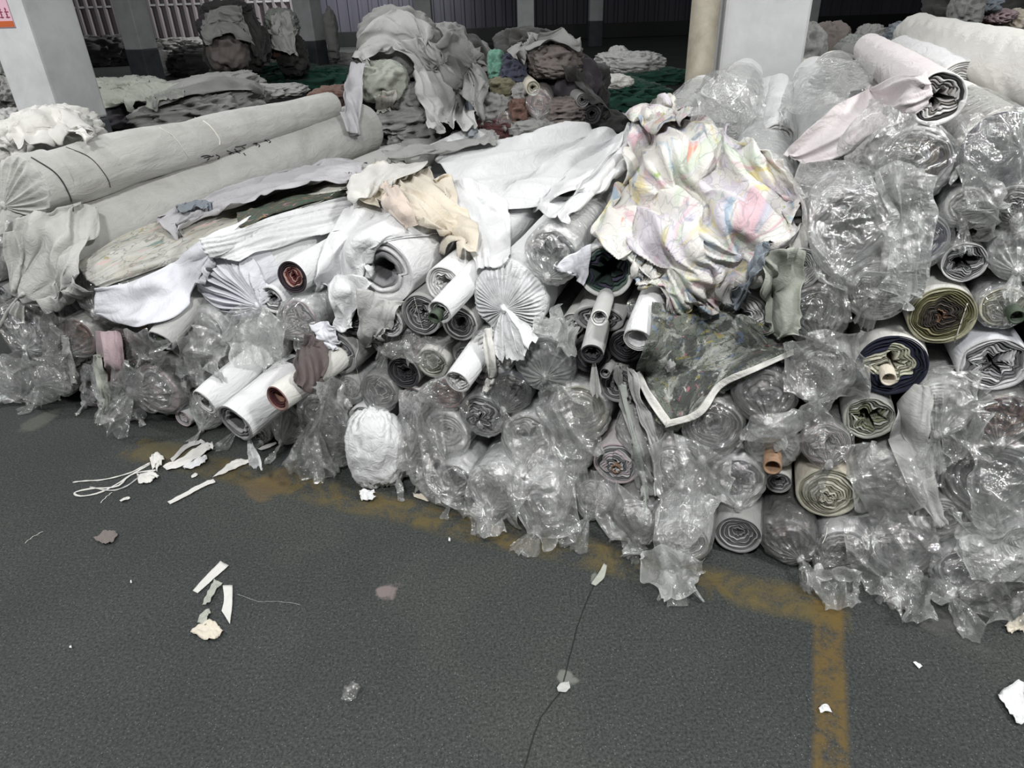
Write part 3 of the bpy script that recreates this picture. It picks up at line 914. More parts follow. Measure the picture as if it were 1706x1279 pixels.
# main face of the pile: (u, v, radius in px, options, label); label None -> described from what stands near it
W = dict
ROLLS = [
    # --- right, top to bottom
    (1560, 172, 44, W(pal='star', n=6, hol=0.36, wave=0.3, m='pinkish', tele=0.03), 'topmost roll at right, white with a star-shaped hollow end and pinkish cloth'),
    (1524, 268, 61, W(pal='pattern', n=10, hol=0.2, wave=0.22, m='white', k='b', K=(-0.5, -0.5, -0.3), tl=1.2, T=(-1, -.4, -.6)), 'fat white roll with dark patterned rings directly below the topmost star-hollow roll'),
    (1668, 264, 64, W(pal='indigo', n=12, hol=0.12, wave=0.08, m='offwhite', k='b', K=(0.35, -0.35, 0.1), tails=0, kr=0.006), 'fat bagged roll with dark purple end at the right edge, near the top'),
    (1412, 392, 66, W(pal='whitegrey', n=6, hol=0.34, wave=0.25, k='b', K=(-0.15, -0.6, -1.15), T=(0.0, -.3, -1), tl=1.35, tw=.4), 'bagged white roll with grey crumpled hollow, right of the pastel floral sheet'),
    (1541, 400, 47, W(pal='purple', n=9, hol=0.2, wave=0.12, k='b', K=(-1.1, -0.9, -0.9), T=(-.1, -.2, -1), tl=1.4), 'bagged roll with purple outer layers in its end'),
    (1607, 433, 37, W(pal='whitegrey', n=8, hol=0.38, wave=0.28, m='lightgrey'), 'small open roll with wavy grey and white layers above the olive-ringed roll'),
    (1688, 415, 50, W(pal='grey', k='b', f='film_milky'), 'frosted bagged roll at the right edge beside the small wavy grey roll'),
    (1574, 536, 57, W(pal='olive', n=13, hol=0.12, wave=0.12, m='offwhite', tele=0.0), 'open roll end with olive and brown rings around a flower-shaped centre'),
    (1655, 512, 38, W(pal='cream', n=7, hol=0.3, k='b', core=0.34, cm='tube_green', cout=0.05, K=(.3, -.2, -.5), tails=0, cc=(.02, -.005)), 'bagged white roll with a dark core tube sticking out, right of the olive-ringed roll'),
    (1478, 604, 60, W(pal='navy', n=9, hol=0.24, wave=0.24, m='offwhite', core=0.22, cm='cream', cout=0.035, cc=(-.005, -.025)), 'open roll with a navy outer ring and ruffled cream inside with small cream tube'),
    (1650, 612, 56, W(pal='whitegrey', n=9, hol=0.2, wave=0.26, m='white_cool', flat=0.9), 'open white roll with crumpled oval folds in its end at the right edge'),
    (1372, 612, 53, W(pal='grey', n=9, hol=0.15, k='b', f='film', K=(-.1, -.5, -.9)), 'grey-ended bagged roll left of the navy-ringed roll'),
    (1441, 694, 42, W(pal='sagecrumple', n=6, hol=0.42, wave=0.28, m='grey'), 'crumpled sage-green hollow roll below the navy-ringed roll'),
    (1578, 668, 48, W(k='b', m='lightgrey', f='film_milky'), None),
    (1688, 690, 42, W(k='b', pal='maroon', m='grey', f='film_grey'), None),
    (1184, 712, 48, W(pal='grey', n=11, hol=0.25, wave=0.1, m='offwhite', k='b', K=(-.2, -.6, -1.2), tl=1.4), 'bagged roll with dark grey layers under the lower floral sheet corner'),
    (1282, 756, 44, W(k='b', core=0.34, cout=0.11, cc=(0, -.005), pal='white', K=(0.1, -.8, 0.6), T=(.5, -.4, .9)), 'bagged roll with a brown cardboard core under the floral sheet corner, at right'),
    (1378, 832, 53, W(pal='cream', n=10, hol=0.12, wave=0.1, m='cream', tele=-0.03), 'open cream roll with fine spiral layers low at right'),
    (1472, 800, 56, W(k='b', m='offwhite', K=(0.1, -.4, .2), tl=.9), None),
    (1640, 800, 68, W(k='b', pal='grey', m='offwhite', K=(.1, -.5, -1.0), kr=.02, T=(0, -.3, -1), tl=1.4, n=8), 'very large bagged roll low at the right edge with a thick knotted neck'),
    (1565, 760, 30, W(k='b', pal='grey'), None),
    (1560, 862, 40, W(m='lightgrey', k='b', f='film_grey'), None),
    (1688, 915, 42, W(pal='white', n=7, m='white', hol=.3), 'open white roll end near the floor at the right edge'),
    (1400, 915, 44, W(k='b', f='film_grey', pal='grey', K=(-.9, -.8, -.6), T=(.5, -1, -.6), tl=1.6), None),
    (1480, 905, 50, W(k='b', K=(.1, -.6, -.7), tl=1.6, T=(-.2, -.5, -1)), None),
    (1590, 945, 52, W(k='b', f='film', K=(-.5, -.8, -.6), tl=1.6), None),
    (1312, 900, 46, W(k='b', f='film_grey', pal='dark', m='charcoal', K=(.5, -.5, -.4)), 'dark bagged roll on the floor right of the dark spiral end'),
    (1236, 892, 42, W(pal='grey', n=10, hol=.12, m='grey', wave=.06), 'dark grey spiral roll end on the floor behind a knotted bag tail'),
    (1230, 805, 48, W(k='b', K=(.2, -.7, -.75), kr=.017, tl=.75, T=(.1, -.2, -1)), 'bagged roll with a round white knot, below the brown cardboard core'),
    (1150, 815, 52, W(k='b', f='film', K=(.2, -.8, -.2), kr=.02, tl=2.1, T=(-.15, -.25, -1), tw=.45, tails=2), 'bagged roll with long gathered tail hanging to the floor in the middle right'),
    (1135, 900, 44, W(k='b', K=(-.6, -.9, -.2), kr=.02, T=(.5, -1.2, -.6), tl=1.9, tw=.6), 'bagged roll on the floor whose wide clear tail spreads over the yellow line'),
    (1060, 862, 38, W(k='b', m='grey', f='film_grey'), None),
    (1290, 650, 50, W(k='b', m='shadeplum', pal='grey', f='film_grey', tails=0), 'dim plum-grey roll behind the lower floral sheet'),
    (1355, 512, 50, W(k='b', m='pinkish', f='film_grey', pal='grey', tails=0), 'dim pinkish bagged roll under the bagged roll with grey crumpled hollow'),
    (1462, 500, 52, W(k='b', m='lightgrey', K=(-.2, -.6, 0), T=(0, -.1, -1), tl=1.1), None),
    (1370, 745, 40, W(k='b', m='grey', pal='pink', f='film_grey'), None),
    (1612, 345, 34, W(k='b', K=(0, -.6, -.7), f='film'), 'small balloon-like bagged roll end above the small wavy grey roll'),
    (1690, 335, 34, W(k='b', f='film_grey', pal='grey'), None),
    (1700, 505, 40, W(k='b', f='film_milky'), None),
    # --- middle
    (1028, 772, 42, W(pal='pink', n=8, hol=.24, wave=.16, m='pinkish', core=.2, cout=.02, cc=(0, -.01), tele=-.02), 'white and pink roll with a brown core in the middle of the face'),
    (968, 682, 48, W(k='b', n=8, m='white', pal='cream', K=(.1, -.5, -1)), 'bagged white roll with ribbed neck left of the hanging grey strips'),
    (911, 606, 49, W(k='b', f='film_milky', pal='grey', n=6, hol=.2, K=(.1, -.3, -.4), tails=0), 'round frosted bagged roll right of the long white cloth tail'),
    (878, 752, 50, W(k='b', pal='white', n=5, hol=.3, wave=.3, K=(-.1, -.5, -1.1), f='film'), 'bagged roll with heart-shaped folds visible through the film'),
    (822, 690, 41, W(k='b', n=8, hol=.12, pal='grey', f='film', tails=0, K=(0, -.2, -.3)), None),
    (758, 728, 43, W(k='b', m='white', pal='white', K=(.2, -.5, -1.2)), 'bagged bright white roll above the tied neck of the bottom bags'),
    (722, 612, 30, W(pal='sagecrumple', n=6, hol=.1, m='offwhite', flat=.95), 'small white roll with a greenish end left of the wavy hollow tube'),
    (765, 540, 32, W(pal='grey', n=8, hol=.3, m='lightgrey', wave=.08), 'small grey spiral roll end left of the pleated gathered end'),
    (697, 520, 38, W(pal='grey', n=9, hol=.2, m='grey', wave=.1, cm='charcoal'), 'dark grey spiral roll end below the hollow white roll'),
    (648, 528, 27, W(pal='whitegrey', n=6, hol=.3, m='grey'), None),
    (824, 595, 40, W(k='b', m='white', tails=0, f='film_milky', K=(0, -.1, -.3)), 'white domed roll end beneath the white cloth tail of the pleated roll'),
    (838, 648, 36, W(k='b', m='darkblue', pal='dark', f='film_grey'), 'dark blue bagged roll deep below the white cloth tail'),
    (745, 655, 30, W(k='b', f='film', pal='maroon', K=(-1.6, -.8, -.1), T=(-.1, -.2, -1), tl=3.2, tw=.3), 'bagged roll whose film is twisted into a star-shaped knot'),
    (670, 625, 30, W(m='grey', pal='dark', n=6), None),
    (636, 652, 34, W(m='grey', pal='grey', k='b', f='film_grey', tails=0), None),
    (700, 740, 42, W(k='b', K=(-.3, -.6, -.9), f='film', m='grey', T=(.9, -.7, -.5), tl=1.4), None),
    (820, 815, 42, W(k='b', m='white', K=(.1, -.7, -.6), T=(0, -.6, -1)), None),
    (760, 800, 34, W(k='b', m='white'), None),
    (905, 838, 44, W(k='b', m='white', K=(0, -.7, -.8), tl=1.4), None),
    (975, 820, 36, W(k='b', m='grey', f='film', K=(-.2, -1, -.6), tl=2.2, T=(-.2, -.5, -1)), None),
    (940, 775, 30, W(k='b', m='grey'), None),
    (960, 565, 34, W(m='charcoal', pal='dark', n=6), None),
    (1095, 700, 36, W(m='charcoal', pal='dark', k='b', f='film_grey', tails=0), None),
    (1010, 640, 34, W(m='grey', pal='grey', n=6), None),
    (1100, 765, 40, W(k='b', m='lightgrey', f='film'), None),
    (1110, 560, 44, W(m='grey', pal='grey', k='b', f='film_grey', tails=0), None),
    (1010, 560, 30, W(m='grey', pal='dark', n=6), None),
    (640, 460, 60, W(pal='hollow', n=3, hol=0.42, wave=0.03, m='white', L=2.5), 'white roll with a round grey hollow, its end facing the camera left of centre'),
    (850, 500, 64, W(k='p', f='white', pl=44, amp=.12, K=(-.1, -.2, -.22), kr=.014, T=(.15, -.35, -1), tl=1.3, tw=.5, L=2.5, tails=2), 'large roll whose cloth end is gathered in pleats with hanging white tails'),
    (738, 474, 33, W(m='white', L=2.5, pal='white', n=5, hol=.35), 'white roll between the grey-hollow roll and the pleated gathered roll'),
    (1015, 466, 50, W(pal='green', n=5, hol=.5, wave=.26, m='white', tele=.03, L=2.5), 'hollow white roll with ragged edge and dark green lining below the floral sheet'),
    (942, 455, 46, W(m='white', L=2.5, k='b', f='film', tails=0), None),
    (1000, 525, 46, W(pal='grey', n=6, hol=.1, flat=.55, m='lightgrey', wave=.2), 'flattened grey roll squeezed under the green-lined hollow roll'),
    (1120, 440, 62, W(m='white', L=2.6), 'white roll under the front of the pastel floral sheet'),
    (1240, 430, 62, W(m='white', L=2.6), 'white roll under the right part of the pastel floral sheet'),
    (1310, 465, 40, W(m='grey', L=2.4), None),
    # --- left
    (385, 470, 68, W(k='p', f='white_cool', pl=19, K=(1.0, -.22, -.5), tails=0, kr=.012, amp=.26, L=2.5), 'roll with a fan of grey-white pleats gathered to one side at left'),
    (487, 462, 29, W(pal='red', n=8, hol=.18, wave=.1, m='white', L=2.4), 'white roll with dark and red-pink rings in its end'),
    (445, 497, 25, W(pal='whitegrey', n=4, hol=.4, wave=.12, m='white', L=2.2), 'small white roll with green-grey hollow left of the red-ringed roll'),
    (497, 530, 35, W(k='b', pal='pink', n=6, hol=.22, m='white', K=(-.9, -.5, -.7), tl=.9, T=(-.3, -.2, -1)), 'bagged floral-tinted roll with a small round core and a knotted tassel'),
    (590, 520, 40, W(m='charcoal', pal='dark', n=6), None),
    (560, 590, 40, W(m='grey', pal='grey', n=6), None),
    (270, 505, 42, W(m='white_cool', L=2.4, n=6), 'white roll lying under the lilac-white draped cloth at left'),
    (440, 570, 44, W(k='b', f='film_milky', m='grey', amp=.2, K=(0, -.4, -.2)), None),
    (345, 560, 38, W(k='b', f='film_milky', m='white'), None),
    (345, 610, 42, W(k='b', f='film', m='grey', K=(0, -.5, -.3)), None),
    (205, 560, 34, W(m='grey', pal='maroon', n=6, k='b', f='film_grey'), None),
    (132, 560, 33, W(k='b', pal='maroon', n=5, hol=.45, m='offwhite', K=(-.8, -.4, -.9), T=(0, -.2, -1)), 'bagged roll with a dark red hollow under the drooping grey roll end'),
    (42, 560, 54, W(k='b', m='lightgrey', f='film', K=(.6, -.5, -.2)), 'fat bagged roll lowest at the left edge'),
    (262, 648, 46, W(k='b', m='lightgrey', f='film', K=(-.6, -.6, .1), T=(-.8, -.8, -1), tl=1.7, pal='pink'), 'bagged pale roll resting on the floor right of the pink garment'),
    (90, 625, 34, W(k='b', m='grey', f='film', K=(-.3, -.7, 0), tl=1.3, tails=2), 'clear bag end with crumpled film lying on the floor at far left'),
    (10, 635, 34, W(k='b', m='grey', f='film'), None),
    (420, 640, 44, W(m='charcoal', pal='dark', n=6), None),
    (490, 635, 36, W(m='charcoal', pal='dark', n=6), None),
    (540, 700, 48, W(k='b', m='lightgrey', f='film', K=(0, -.6, .3), T=(.1, -.3, -1), tl=1.9, tw=.45, tails=2, pal='grey'), 'bagged roll with long loose film hanging to the floor left of the white sack'),
    (600, 700, 34, W(m='white', n=5), None),
    (172, 492, 56, W(k='b', m='wrapgrey', f='film_grey', L=2.6, K=(0, -.5, -.4), tails=0, lump=.015), 'third long grey roll from the left, under the leaf-printed sheet'),
    (74, 428, 75, W(m='wrapgrey', L=2.65, k='p', f='wrapgrey', K=(-.5, -.45, -.75), pl=9, amp=.16, tl=.7, kr=.02, T=(-.8, -.2, -1), lump=.035, tails=1, pitch=2.0), 'long smooth grey wrapped roll with handwriting, its end drooping in folds'),
    (44, 318, 49, W(m='wrapgrey', L=2.25, k='p', f='wrapgrey', K=(-.7, -.5, -.6), pl=13, amp=.14, lump=.10, spiral=1.4, taper=.74, tails=1, tl=1.0), 'topmost long grey wrapped roll at left, tied with cords'),
    (-40, 420, 50, W(m='offwhite', k='b', f='film_milky'), 'pale roll cut by the left edge beside the drooping grey roll'),
    (-45, 510, 45, W(m='lightgrey', k='b', f='film_grey'), None),
    # --- off the right edge, seen from their far ends
    (1850, 190, 84, W(m='offwhite', L=2.9, spiral=1.5, lump=.08), 'big pale roll stretching behind the pile at the top right corner'),
    (1780, 300, 60, W(m='white', L=2.6), None),
    (1790, 420, 56, W(m='white', k='b'), None),
    (1780, 540, 56, W(m='lightgrey', k='b'), None),
    (1780, 660, 56, W(m='lightgrey', k='b'), None),
    (1800, 790, 60, W(m='white', k='b'), None),
    (1790, 920, 56, W(m='white', k='b'), None),
]
# second row on top of the pile, set back from the face: (u, v, r, set-back)
BACK = [
    (1135, 318, 58, 0.30, W(m='white', L=2.2), 'white roll under the middle of the pastel floral sheet'),
    (1262, 322, 60, 0.25, W(m='white', L=2.3, k='b', tails=0, K=(0, -.2, 0)), 'white roll in film under the top right of the pastel floral sheet'),
    (1400, 262, 62, 0.28, W(m='white', k='b', L=2.2, f='film', fat=1.12, back=1.2, tails=0, K=(-.2, -.4, -.8)), 'white roll in loose glossy film beside the pinkish draped sheet'),
    (1292, 238, 34, 0.75, W(m='white', L=1.7, bulge=.0, n=4), 'smooth white roll end peeking out above the floral sheet'),
    (1205, 205, 46, 0.9, W(m='white', L=1.6, k='b', back=1.2, K=(0, -.2, 0), tails=0), 'glossy film-wrapped roll below the drainpipe'),
    (1430, 196, 50, 0.75, W(m='offwhite', k='b', back=1.4, L=1.6, K=(0, -.2, 0), tails=0), 'film-wrapped roll behind the pinkish draped sheet'),
    (1120, 215, 36, 1.2, W(m='white', L=1.3, k='b', back=1.0, K=(0, -.2, 0), tails=0), 'crumpled glossy wrapped roll at the foot of the drainpipe'),
    (1600, 150, 46, 0.9, W(m='white', L=1.5), 'white roll behind the topmost star-hollow roll'),
]

recs = []
for (u, v, r_, o, lab) in ROLLS:
    C, t = face(u, v)
    R = r_ * t / F
    if C[2] < R * 0.96:                      # bottom row rests on the floor, nearer the camera
        d = ray(u, v)
        C = d * ((CAMH - R) / -d[2]) + EYE
    recs.append(dict(w=C @ BX, h=C[2], s=C @ AX, R=R, o=o, lab=lab, u=u, v=v))
# settle: push overlapping rolls apart in the plane of the face
Wv = np.array([[q['w'], q['h']] for q in recs])
Rv = np.array([q['R'] * (0.5 + 0.5 * q['o'].get('flat', 1)) for q in recs])
orig = Wv.copy()
mob = np.array([0.35 if q['lab'] else 1.0 for q in recs])
for it in range(260):
    D = Wv[:, None] - Wv[None]
    dist = np.linalg.norm(D, axis=2) + np.eye(len(Wv)) * 9
    over = (Rv[:, None] + Rv[None]) * 1.0 - dist
    over[over < 0] = 0
    Wv = Wv + ((D / dist[..., None] * (over * 0.3)[..., None]).sum(1)) * mob[:, None] + (orig - Wv) * (0.012 / mob)[:, None]
    Wv[:, 1] = np.maximum(Wv[:, 1], Rv)
D = Wv[:, None] - Wv[None]
dist = np.linalg.norm(D, axis=2) + np.eye(len(Wv)) * 9
for i in range(len(Wv)):                     # whatever still overlaps gets thinner, not closer
    for j in range(i):
        ov = Rv[i] + Rv[j] - dist[i, j]
        if ov > 0:
            Rv[i] -= ov * 0.55 * Rv[i] / (Rv[i] + Rv[j]) if Rv[i] > 0.03 else 0
            Rv[j] -= ov * 0.55 * Rv[j] / (Rv[i] + Rv[j]) if Rv[j] > 0.03 else 0
print('SETTLE max shift', np.abs(Wv - orig).max(), 'mean', np.linalg.norm(Wv - orig, axis=1).mean())
for q, wv, rv, og in zip(recs, Wv, Rv, orig):
    q['s'] += LEAN * (wv[1] - og[1])
    q['w'], q['h'] = wv
    q['R'] = rv / (0.5 + 0.5 * q['o'].get('flat', 1))

# smaller rolls wedged in the gaps between them, a little further back
htop = lambda w_: np.interp(w_, [-3.3, -2.9, -2.5, -2.2, -1.8, -1.2, -0.7, -0.3, 0.1, 0.35, 0.7, 1.3], [0.8, 0.8, 0.5, 0.55, 0.55, 0.6, 0.6, 0.75, 0.85, 1.1, 1.15, 1.15])
rs = random.Random(11)
cand = np.array([[rs.uniform(-3.1, 1.15), rs.uniform(0.03, 1.15)] for _ in range(9000)])
cand = cand[cand[:, 1] < htop(cand[:, 0])]
fills = []
PW, PR = Wv.copy(), Rv.copy()
for _ in range(60):
    gap = (np.linalg.norm(cand[:, None] - PW[None], axis=2) - PR[None]).min(1)
    gap = np.minimum(gap, cand[:, 1])
    k = int(gap.argmax())
    if gap[k] < 0.026: break
    R = min(gap[k], 0.085) * 0.99
    PW = np.vstack([PW, cand[k]]); PR = np.append(PR, R)
    sb = np.interp(cand[k][0], [q['w'] for q in sorted(recs, key=lambda q: q['w'])], [q['s'] for q in sorted(recs, key=lambda q: q['w'])])
    m_ = rs.choice(['lightgrey', 'white', 'grey', 'offwhite', 'lightgrey'])
    fills.append(dict(w=cand[k][0], h=cand[k][1], s=S0 + LEAN * cand[k][1] + 0.02 + 0.06 * rs.random(), R=R, lab=None,
                      o=W(m=m_, k=rs.choice(['b', 'b', 'o']), f=rs.choice(['film', 'film_grey', 'film_milky']), pal=rs.choice(['grey', 'white', 'whitegrey', 'pink']), n=6)))
print('FILLS', len(fills))


def project(P):
    d = np.asarray(P) - EYE
    f = d[1] * cos(PITCH) - d[2] * sin(PITCH)
    yy = d[1] * sin(PITCH) + d[2] * cos(PITCH)
    x, y = d[0] / f, yy / f
    x, y = x * cR - y * sR, x * sR + y * cR
    return 853 + x * F, 639.5 - y * F


ANCH = [(1574, 536, 'olive-ringed roll end'), (1478, 604, 'navy-ringed roll end'), (1378, 832, 'open cream spiral end'), (850, 500, 'large pleated gathered end'),
        (1015, 466, 'green-lined hollow roll'), (1530, 750, 'long hanging grey cloth'), (1028, 772, 'pink roll with brown core'), (630, 760, 'white cloth sack end'),
        (640, 462, 'white roll with round grey hollow'), (385, 470, 'fan-pleated roll end'), (340, 668, 'white roll with small round core'), (525, 590, 'dark brown satin cloth'),
        (1190, 610, 'lower dark floral sheet'), (487, 462, 'red-ringed roll end'), (185, 600, 'pink hanging garment'), (1282, 752, 'brown core under the floral corner'),
        (1560, 172, 'topmost star-hollow roll'), (770, 625, 'wavy hollow white tube'), (911, 606, 'round frosted bag'), (72, 432, 'drooping grey roll end'), (1640, 800, 'very large bagged roll'),
        (1150, 815, 'long gathered bag tail'), (1236, 892, 'dark spiral floor roll'), (1412, 392, 'bagged crumpled grey hollow'), (1668, 264, 'dark purple bagged end')]
USED = set()


def size_word(R): return 'small' if R < 0.05 else ('medium' if R < 0.085 else 'fat')


def auto_label(desc, u, v):
    c = sorted(ANCH, key=lambda a: (a[0] - u) ** 2 + (a[1] - v) ** 2)
    for dist_w in ('just', '', 'well'):
        for a in c[:6]:
            dx, dy = u - a[0], v - a[1]
            if abs(dx) + abs(dy) < 12: continue
            if abs(dx) > 2.2 * abs(dy): rel = 'right of' if dx > 0 else 'left of'
            elif abs(dy) > 2.2 * abs(dx): rel = 'below' if dy > 0 else 'above'
            else: rel = ('lower ' if dy > 0 else 'upper ') + ('right of' if dx > 0 else 'left of')
            far = (dx * dx + dy * dy) ** 0.5
            if (dist_w == 'just') != (far < 75): continue
            s = ' '.join((desc + ', ' + dist_w + ' ' + rel + ' the ' + a[2]).split())
            if s not in USED and len(s.split()) <= 16:
                USED.add(s)
                return s
    s = desc + ', %s from the %s and %s from the %s' % ('further', c[0][2], 'away', c[2][2])
    return s


COLW = dict(white='white', offwhite='off-white', grey='grey', lightgrey='pale grey', charcoal='charcoal', cream='cream', pinkish='pinkish', darkblue='dark blue', shadeplum='plum', wrapgrey='grey', white_cool='white')


def describe(o, R):
    k = o.get('k', 'o')
    c = COLW.get(o.get('m', 'white'), 'pale')
    if k == 'b': return size_word(R) + ' ' + c + ' roll in ' + {'film': 'clear', 'film_milky': 'milky', 'film_grey': 'dull'}[o.get('f', 'film')] + ' film'
    return size_word(R) + ' open ' + c + ' roll'


rs = random.Random(5)
order = recs + fills
for i, q in enumerate(order):
    C = q['w'] * BX + q['s'] * AX
    C = np.array([C[0], C[1], q['h']])
    L = q['o'].get('L', 1.7)
    u, v = project(C)
    lab = q['lab'] or auto_label(describe(q['o'], q['R']), u, v)
    big = q['o'].get('L', 0) > 0
    make_roll(frame(C, AZ + (0 if big else radians(rs.uniform(-.4, .4))), radians(q['o'].get('pitch', 0))), q['R'] * 0.985, L, q['o'], lab, 100 + i, 'fabric rolls in the pile')
for i, (u, v, r_, ds, o, lab) in enumerate(BACK):
    C, t = face(u, v, ds)
    make_roll(frame(C), r_ * t / F, o['L'], o, lab, 900 + i, 'fabric rolls in the pile')


def frame2(A, B):
    y = Vector(tuple(B)) - Vector(tuple(A))
    L = y.length
    y.normalize()
    x = y.cross(Vector((0, 0, 1))).normalized()
    z = x.cross(y)
    M = Matrix((x, y, z)).transposed().to_4x4()
    M.translation = Vector(tuple(A))
    return M, L


# thin rolls that stick out and droop from the face: (front u,v, back u,v, r px, front ds, back ds)
FREE = [
    (340, 670, 440, 588, 25, -.28, .0, W(pal='white', n=6, hol=.3, core=.22, cm='charcoal', cout=.002, m='white'), 'white roll with small round core sticking out low at left'),
    (392, 705, 480, 632, 37, -.26, .0, W(pal='grey', n=3, hol=.62, m='white', wave=.16, lip=1.6, lump=.05), 'loose white hollow roll with a hanging strip, beside the small-cored roll'),
    (462, 664, 548, 606, 24, -.30, -.04, W(pal='maroon', n=3, hol=.55, m='offwhite', wave=.06), 'slim white roll with reddish threads in its hollow end'),
    (268, 568, 345, 470, 24, -.16, .12, W(pal='whitegrey', n=4, hol=.4, core=.36, cm='tube_green', cout=.012, m='lightgrey', cc=(-.01, -.01)), 'slim roll with a greenish core tube poking from the lilac-white cloth'),
    (238, 541, 300, 480, 13, -.1, .12, W(pal='grey', n=3, hol=.4, core=.5, cout=.01, m='lightgrey'), 'thin roll with rusty core beside the greenish core tube'),
    (762, 636, 815, 560, 23, -.14, .1, W(pal='white', n=4, hol=.42, wave=.28, m='white', lump=.05), 'white tube with a wavy hollow mouth pointing down left'),
    (732, 520, 795, 452, 22, -.16, .1, W(pal='whitegrey', n=4, hol=.4, wave=.1, m='white', core=.5, cm='tube_green', cout=.02, cc=(-.012, -.012)), 'white roll with a green core tube left of the pleated end'),
    (1062, 566, 1098, 470, 25, -.16, .1, W(pal='white', n=3, hol=.66, wave=.04, m='white', tele=.01), 'smooth white tube with a wide round mouth left of the dark floral sheet'),
    (998, 530, 1012, 488, 15, -.2, .05, W(pal='white', n=2, hol=.6, m='lightgrey', wave=.1), 'thin pale tube drooping from the flattened grey roll'),
    (986, 590, 1000, 530, 20, -.14, .05, W(pal='dark', n=3, hol=.5, m='lightgrey', wave=.15, lip=3.2), 'thin frayed roll with dark mouth and hanging threads under the drooping tube'),
    (1008, 622, 1030, 590, 9, -.06, .15, W(pal='grey', n=3, hol=.5, m='lightgrey'), 'very thin grey tube end deep beside the hanging grey strips'),
]
for i, (u, v, u2, v2, r_, d1, d2, o, lab) in enumerate(FREE):
    A, t = face(u, v, d1)
    B, t2 = face(u2, v2, d2)
    R = r_ * t / F
    if A[2] < R: A[2] = R
    M, L = frame2(A, B)
    make_roll(M, R, L * 1.25, o, lab, 700 + i, 'slim rolls sticking out of the face')

# ---------------------------------------------------------------- cloth and film laid over the pile
floral('floral_pastel', (216, 214, 208), [((208, 202, 212), 0.54, 1.0), ((196, 206, 190), 0.56, 1.1), ((208, 172, 180), 0.585, 1.3), ((150, 172, 190), 0.59, 1.6), ((214, 202, 150), 0.585, 1.5), ((150, 176, 96), 0.645, 2.2), ((120, 132, 150), 0.63, 2.4), ((214, 140, 120), 0.67, 2.6)], 5.0, 0.07, ((120, 124, 132), 3.0, 0.35))
floral('floral_dark', (158, 161, 154), [((54, 56, 55), 0.49, 0.8), ((104, 110, 100), 0.5, 1.6), ((150, 142, 84), 0.62, 2.0), ((104, 118, 140), 0.62, 2.0), ((190, 192, 186), 0.60, 2.2), ((168, 112, 120), 0.64, 2.4), ((60, 70, 58), 0.60, 2.0)], 5.5, 0.06, ((36, 38, 40), 3.4, 0.7))
floral('leaf_print', (192, 192, 186), [((184, 182, 170), 0.5, 1.0), ((120, 142, 134), 0.62, 1.3), ((166, 150, 104), 0.66, 1.3), ((206, 178, 174), 0.62, 1.7), ((120, 116, 120), 0.67, 2.4)], 4.0, 0.03, ((110, 110, 112), 2.2, 0.6))
floral('dark_print', (70, 76, 66), [((150, 120, 84), 0.6, 1.8), ((60, 90, 74), 0.55, 1.4), ((160, 120, 128), 0.62, 2.0)], 6, 0.05)


class Casts:
    """several trees, so that a new cloth need not rebuild the whole pile"""
    def __init__(s): s.t = []; s.k = 0
    def sync(s):
        if s.k < len(OBST):
            vs, fs, o = [], [], 0
            for V, Fc in OBST[s.k:]:
                vs.append(V)
                fs += (np.asarray(Fc) + o).tolist()
                o += len(V)
            s.t.append((BVHTree.FromPolygons(np.concatenate(vs).tolist(), fs), np.concatenate(vs)))
            s.k = len(OBST)
    def ray_cast(s, o, d, mx):
        best = (None, None, None, None)
        for t, _ in s.t:
            h = t.ray_cast(o, d, mx)
            if h[0] is not None and (best[0] is None or h[3] < best[3]): best = h
        return best


BVH = Casts()
BVH.sync()


def get_bvh():
    BVH.sync()
    return BVH


def resample(P, n):
    """smooth curve through control points"""
    P = np.asarray(P, float)
    if len(P) == 2: return P[0] + (P[1] - P[0]) * np.linspace(0, 1, n)[:, None]
    Q = np.vstack([2 * P[0] - P[1], P, 2 * P[-1] - P[-2]])
    out = []
    for t in np.linspace(0, len(P) - 1 - 1e-6, n):
        i = int(t); f = t - i
        a, b, c, d = Q[i], Q[i + 1], Q[i + 2], Q[i + 3]
        out.append(0.5 * (2 * b + (c - a) * f + (2 * a - 5 * b + 4 * c - d) * f ** 2 + (3 * b - a - 3 * c + d) * f ** 3))
    return np.array(out)


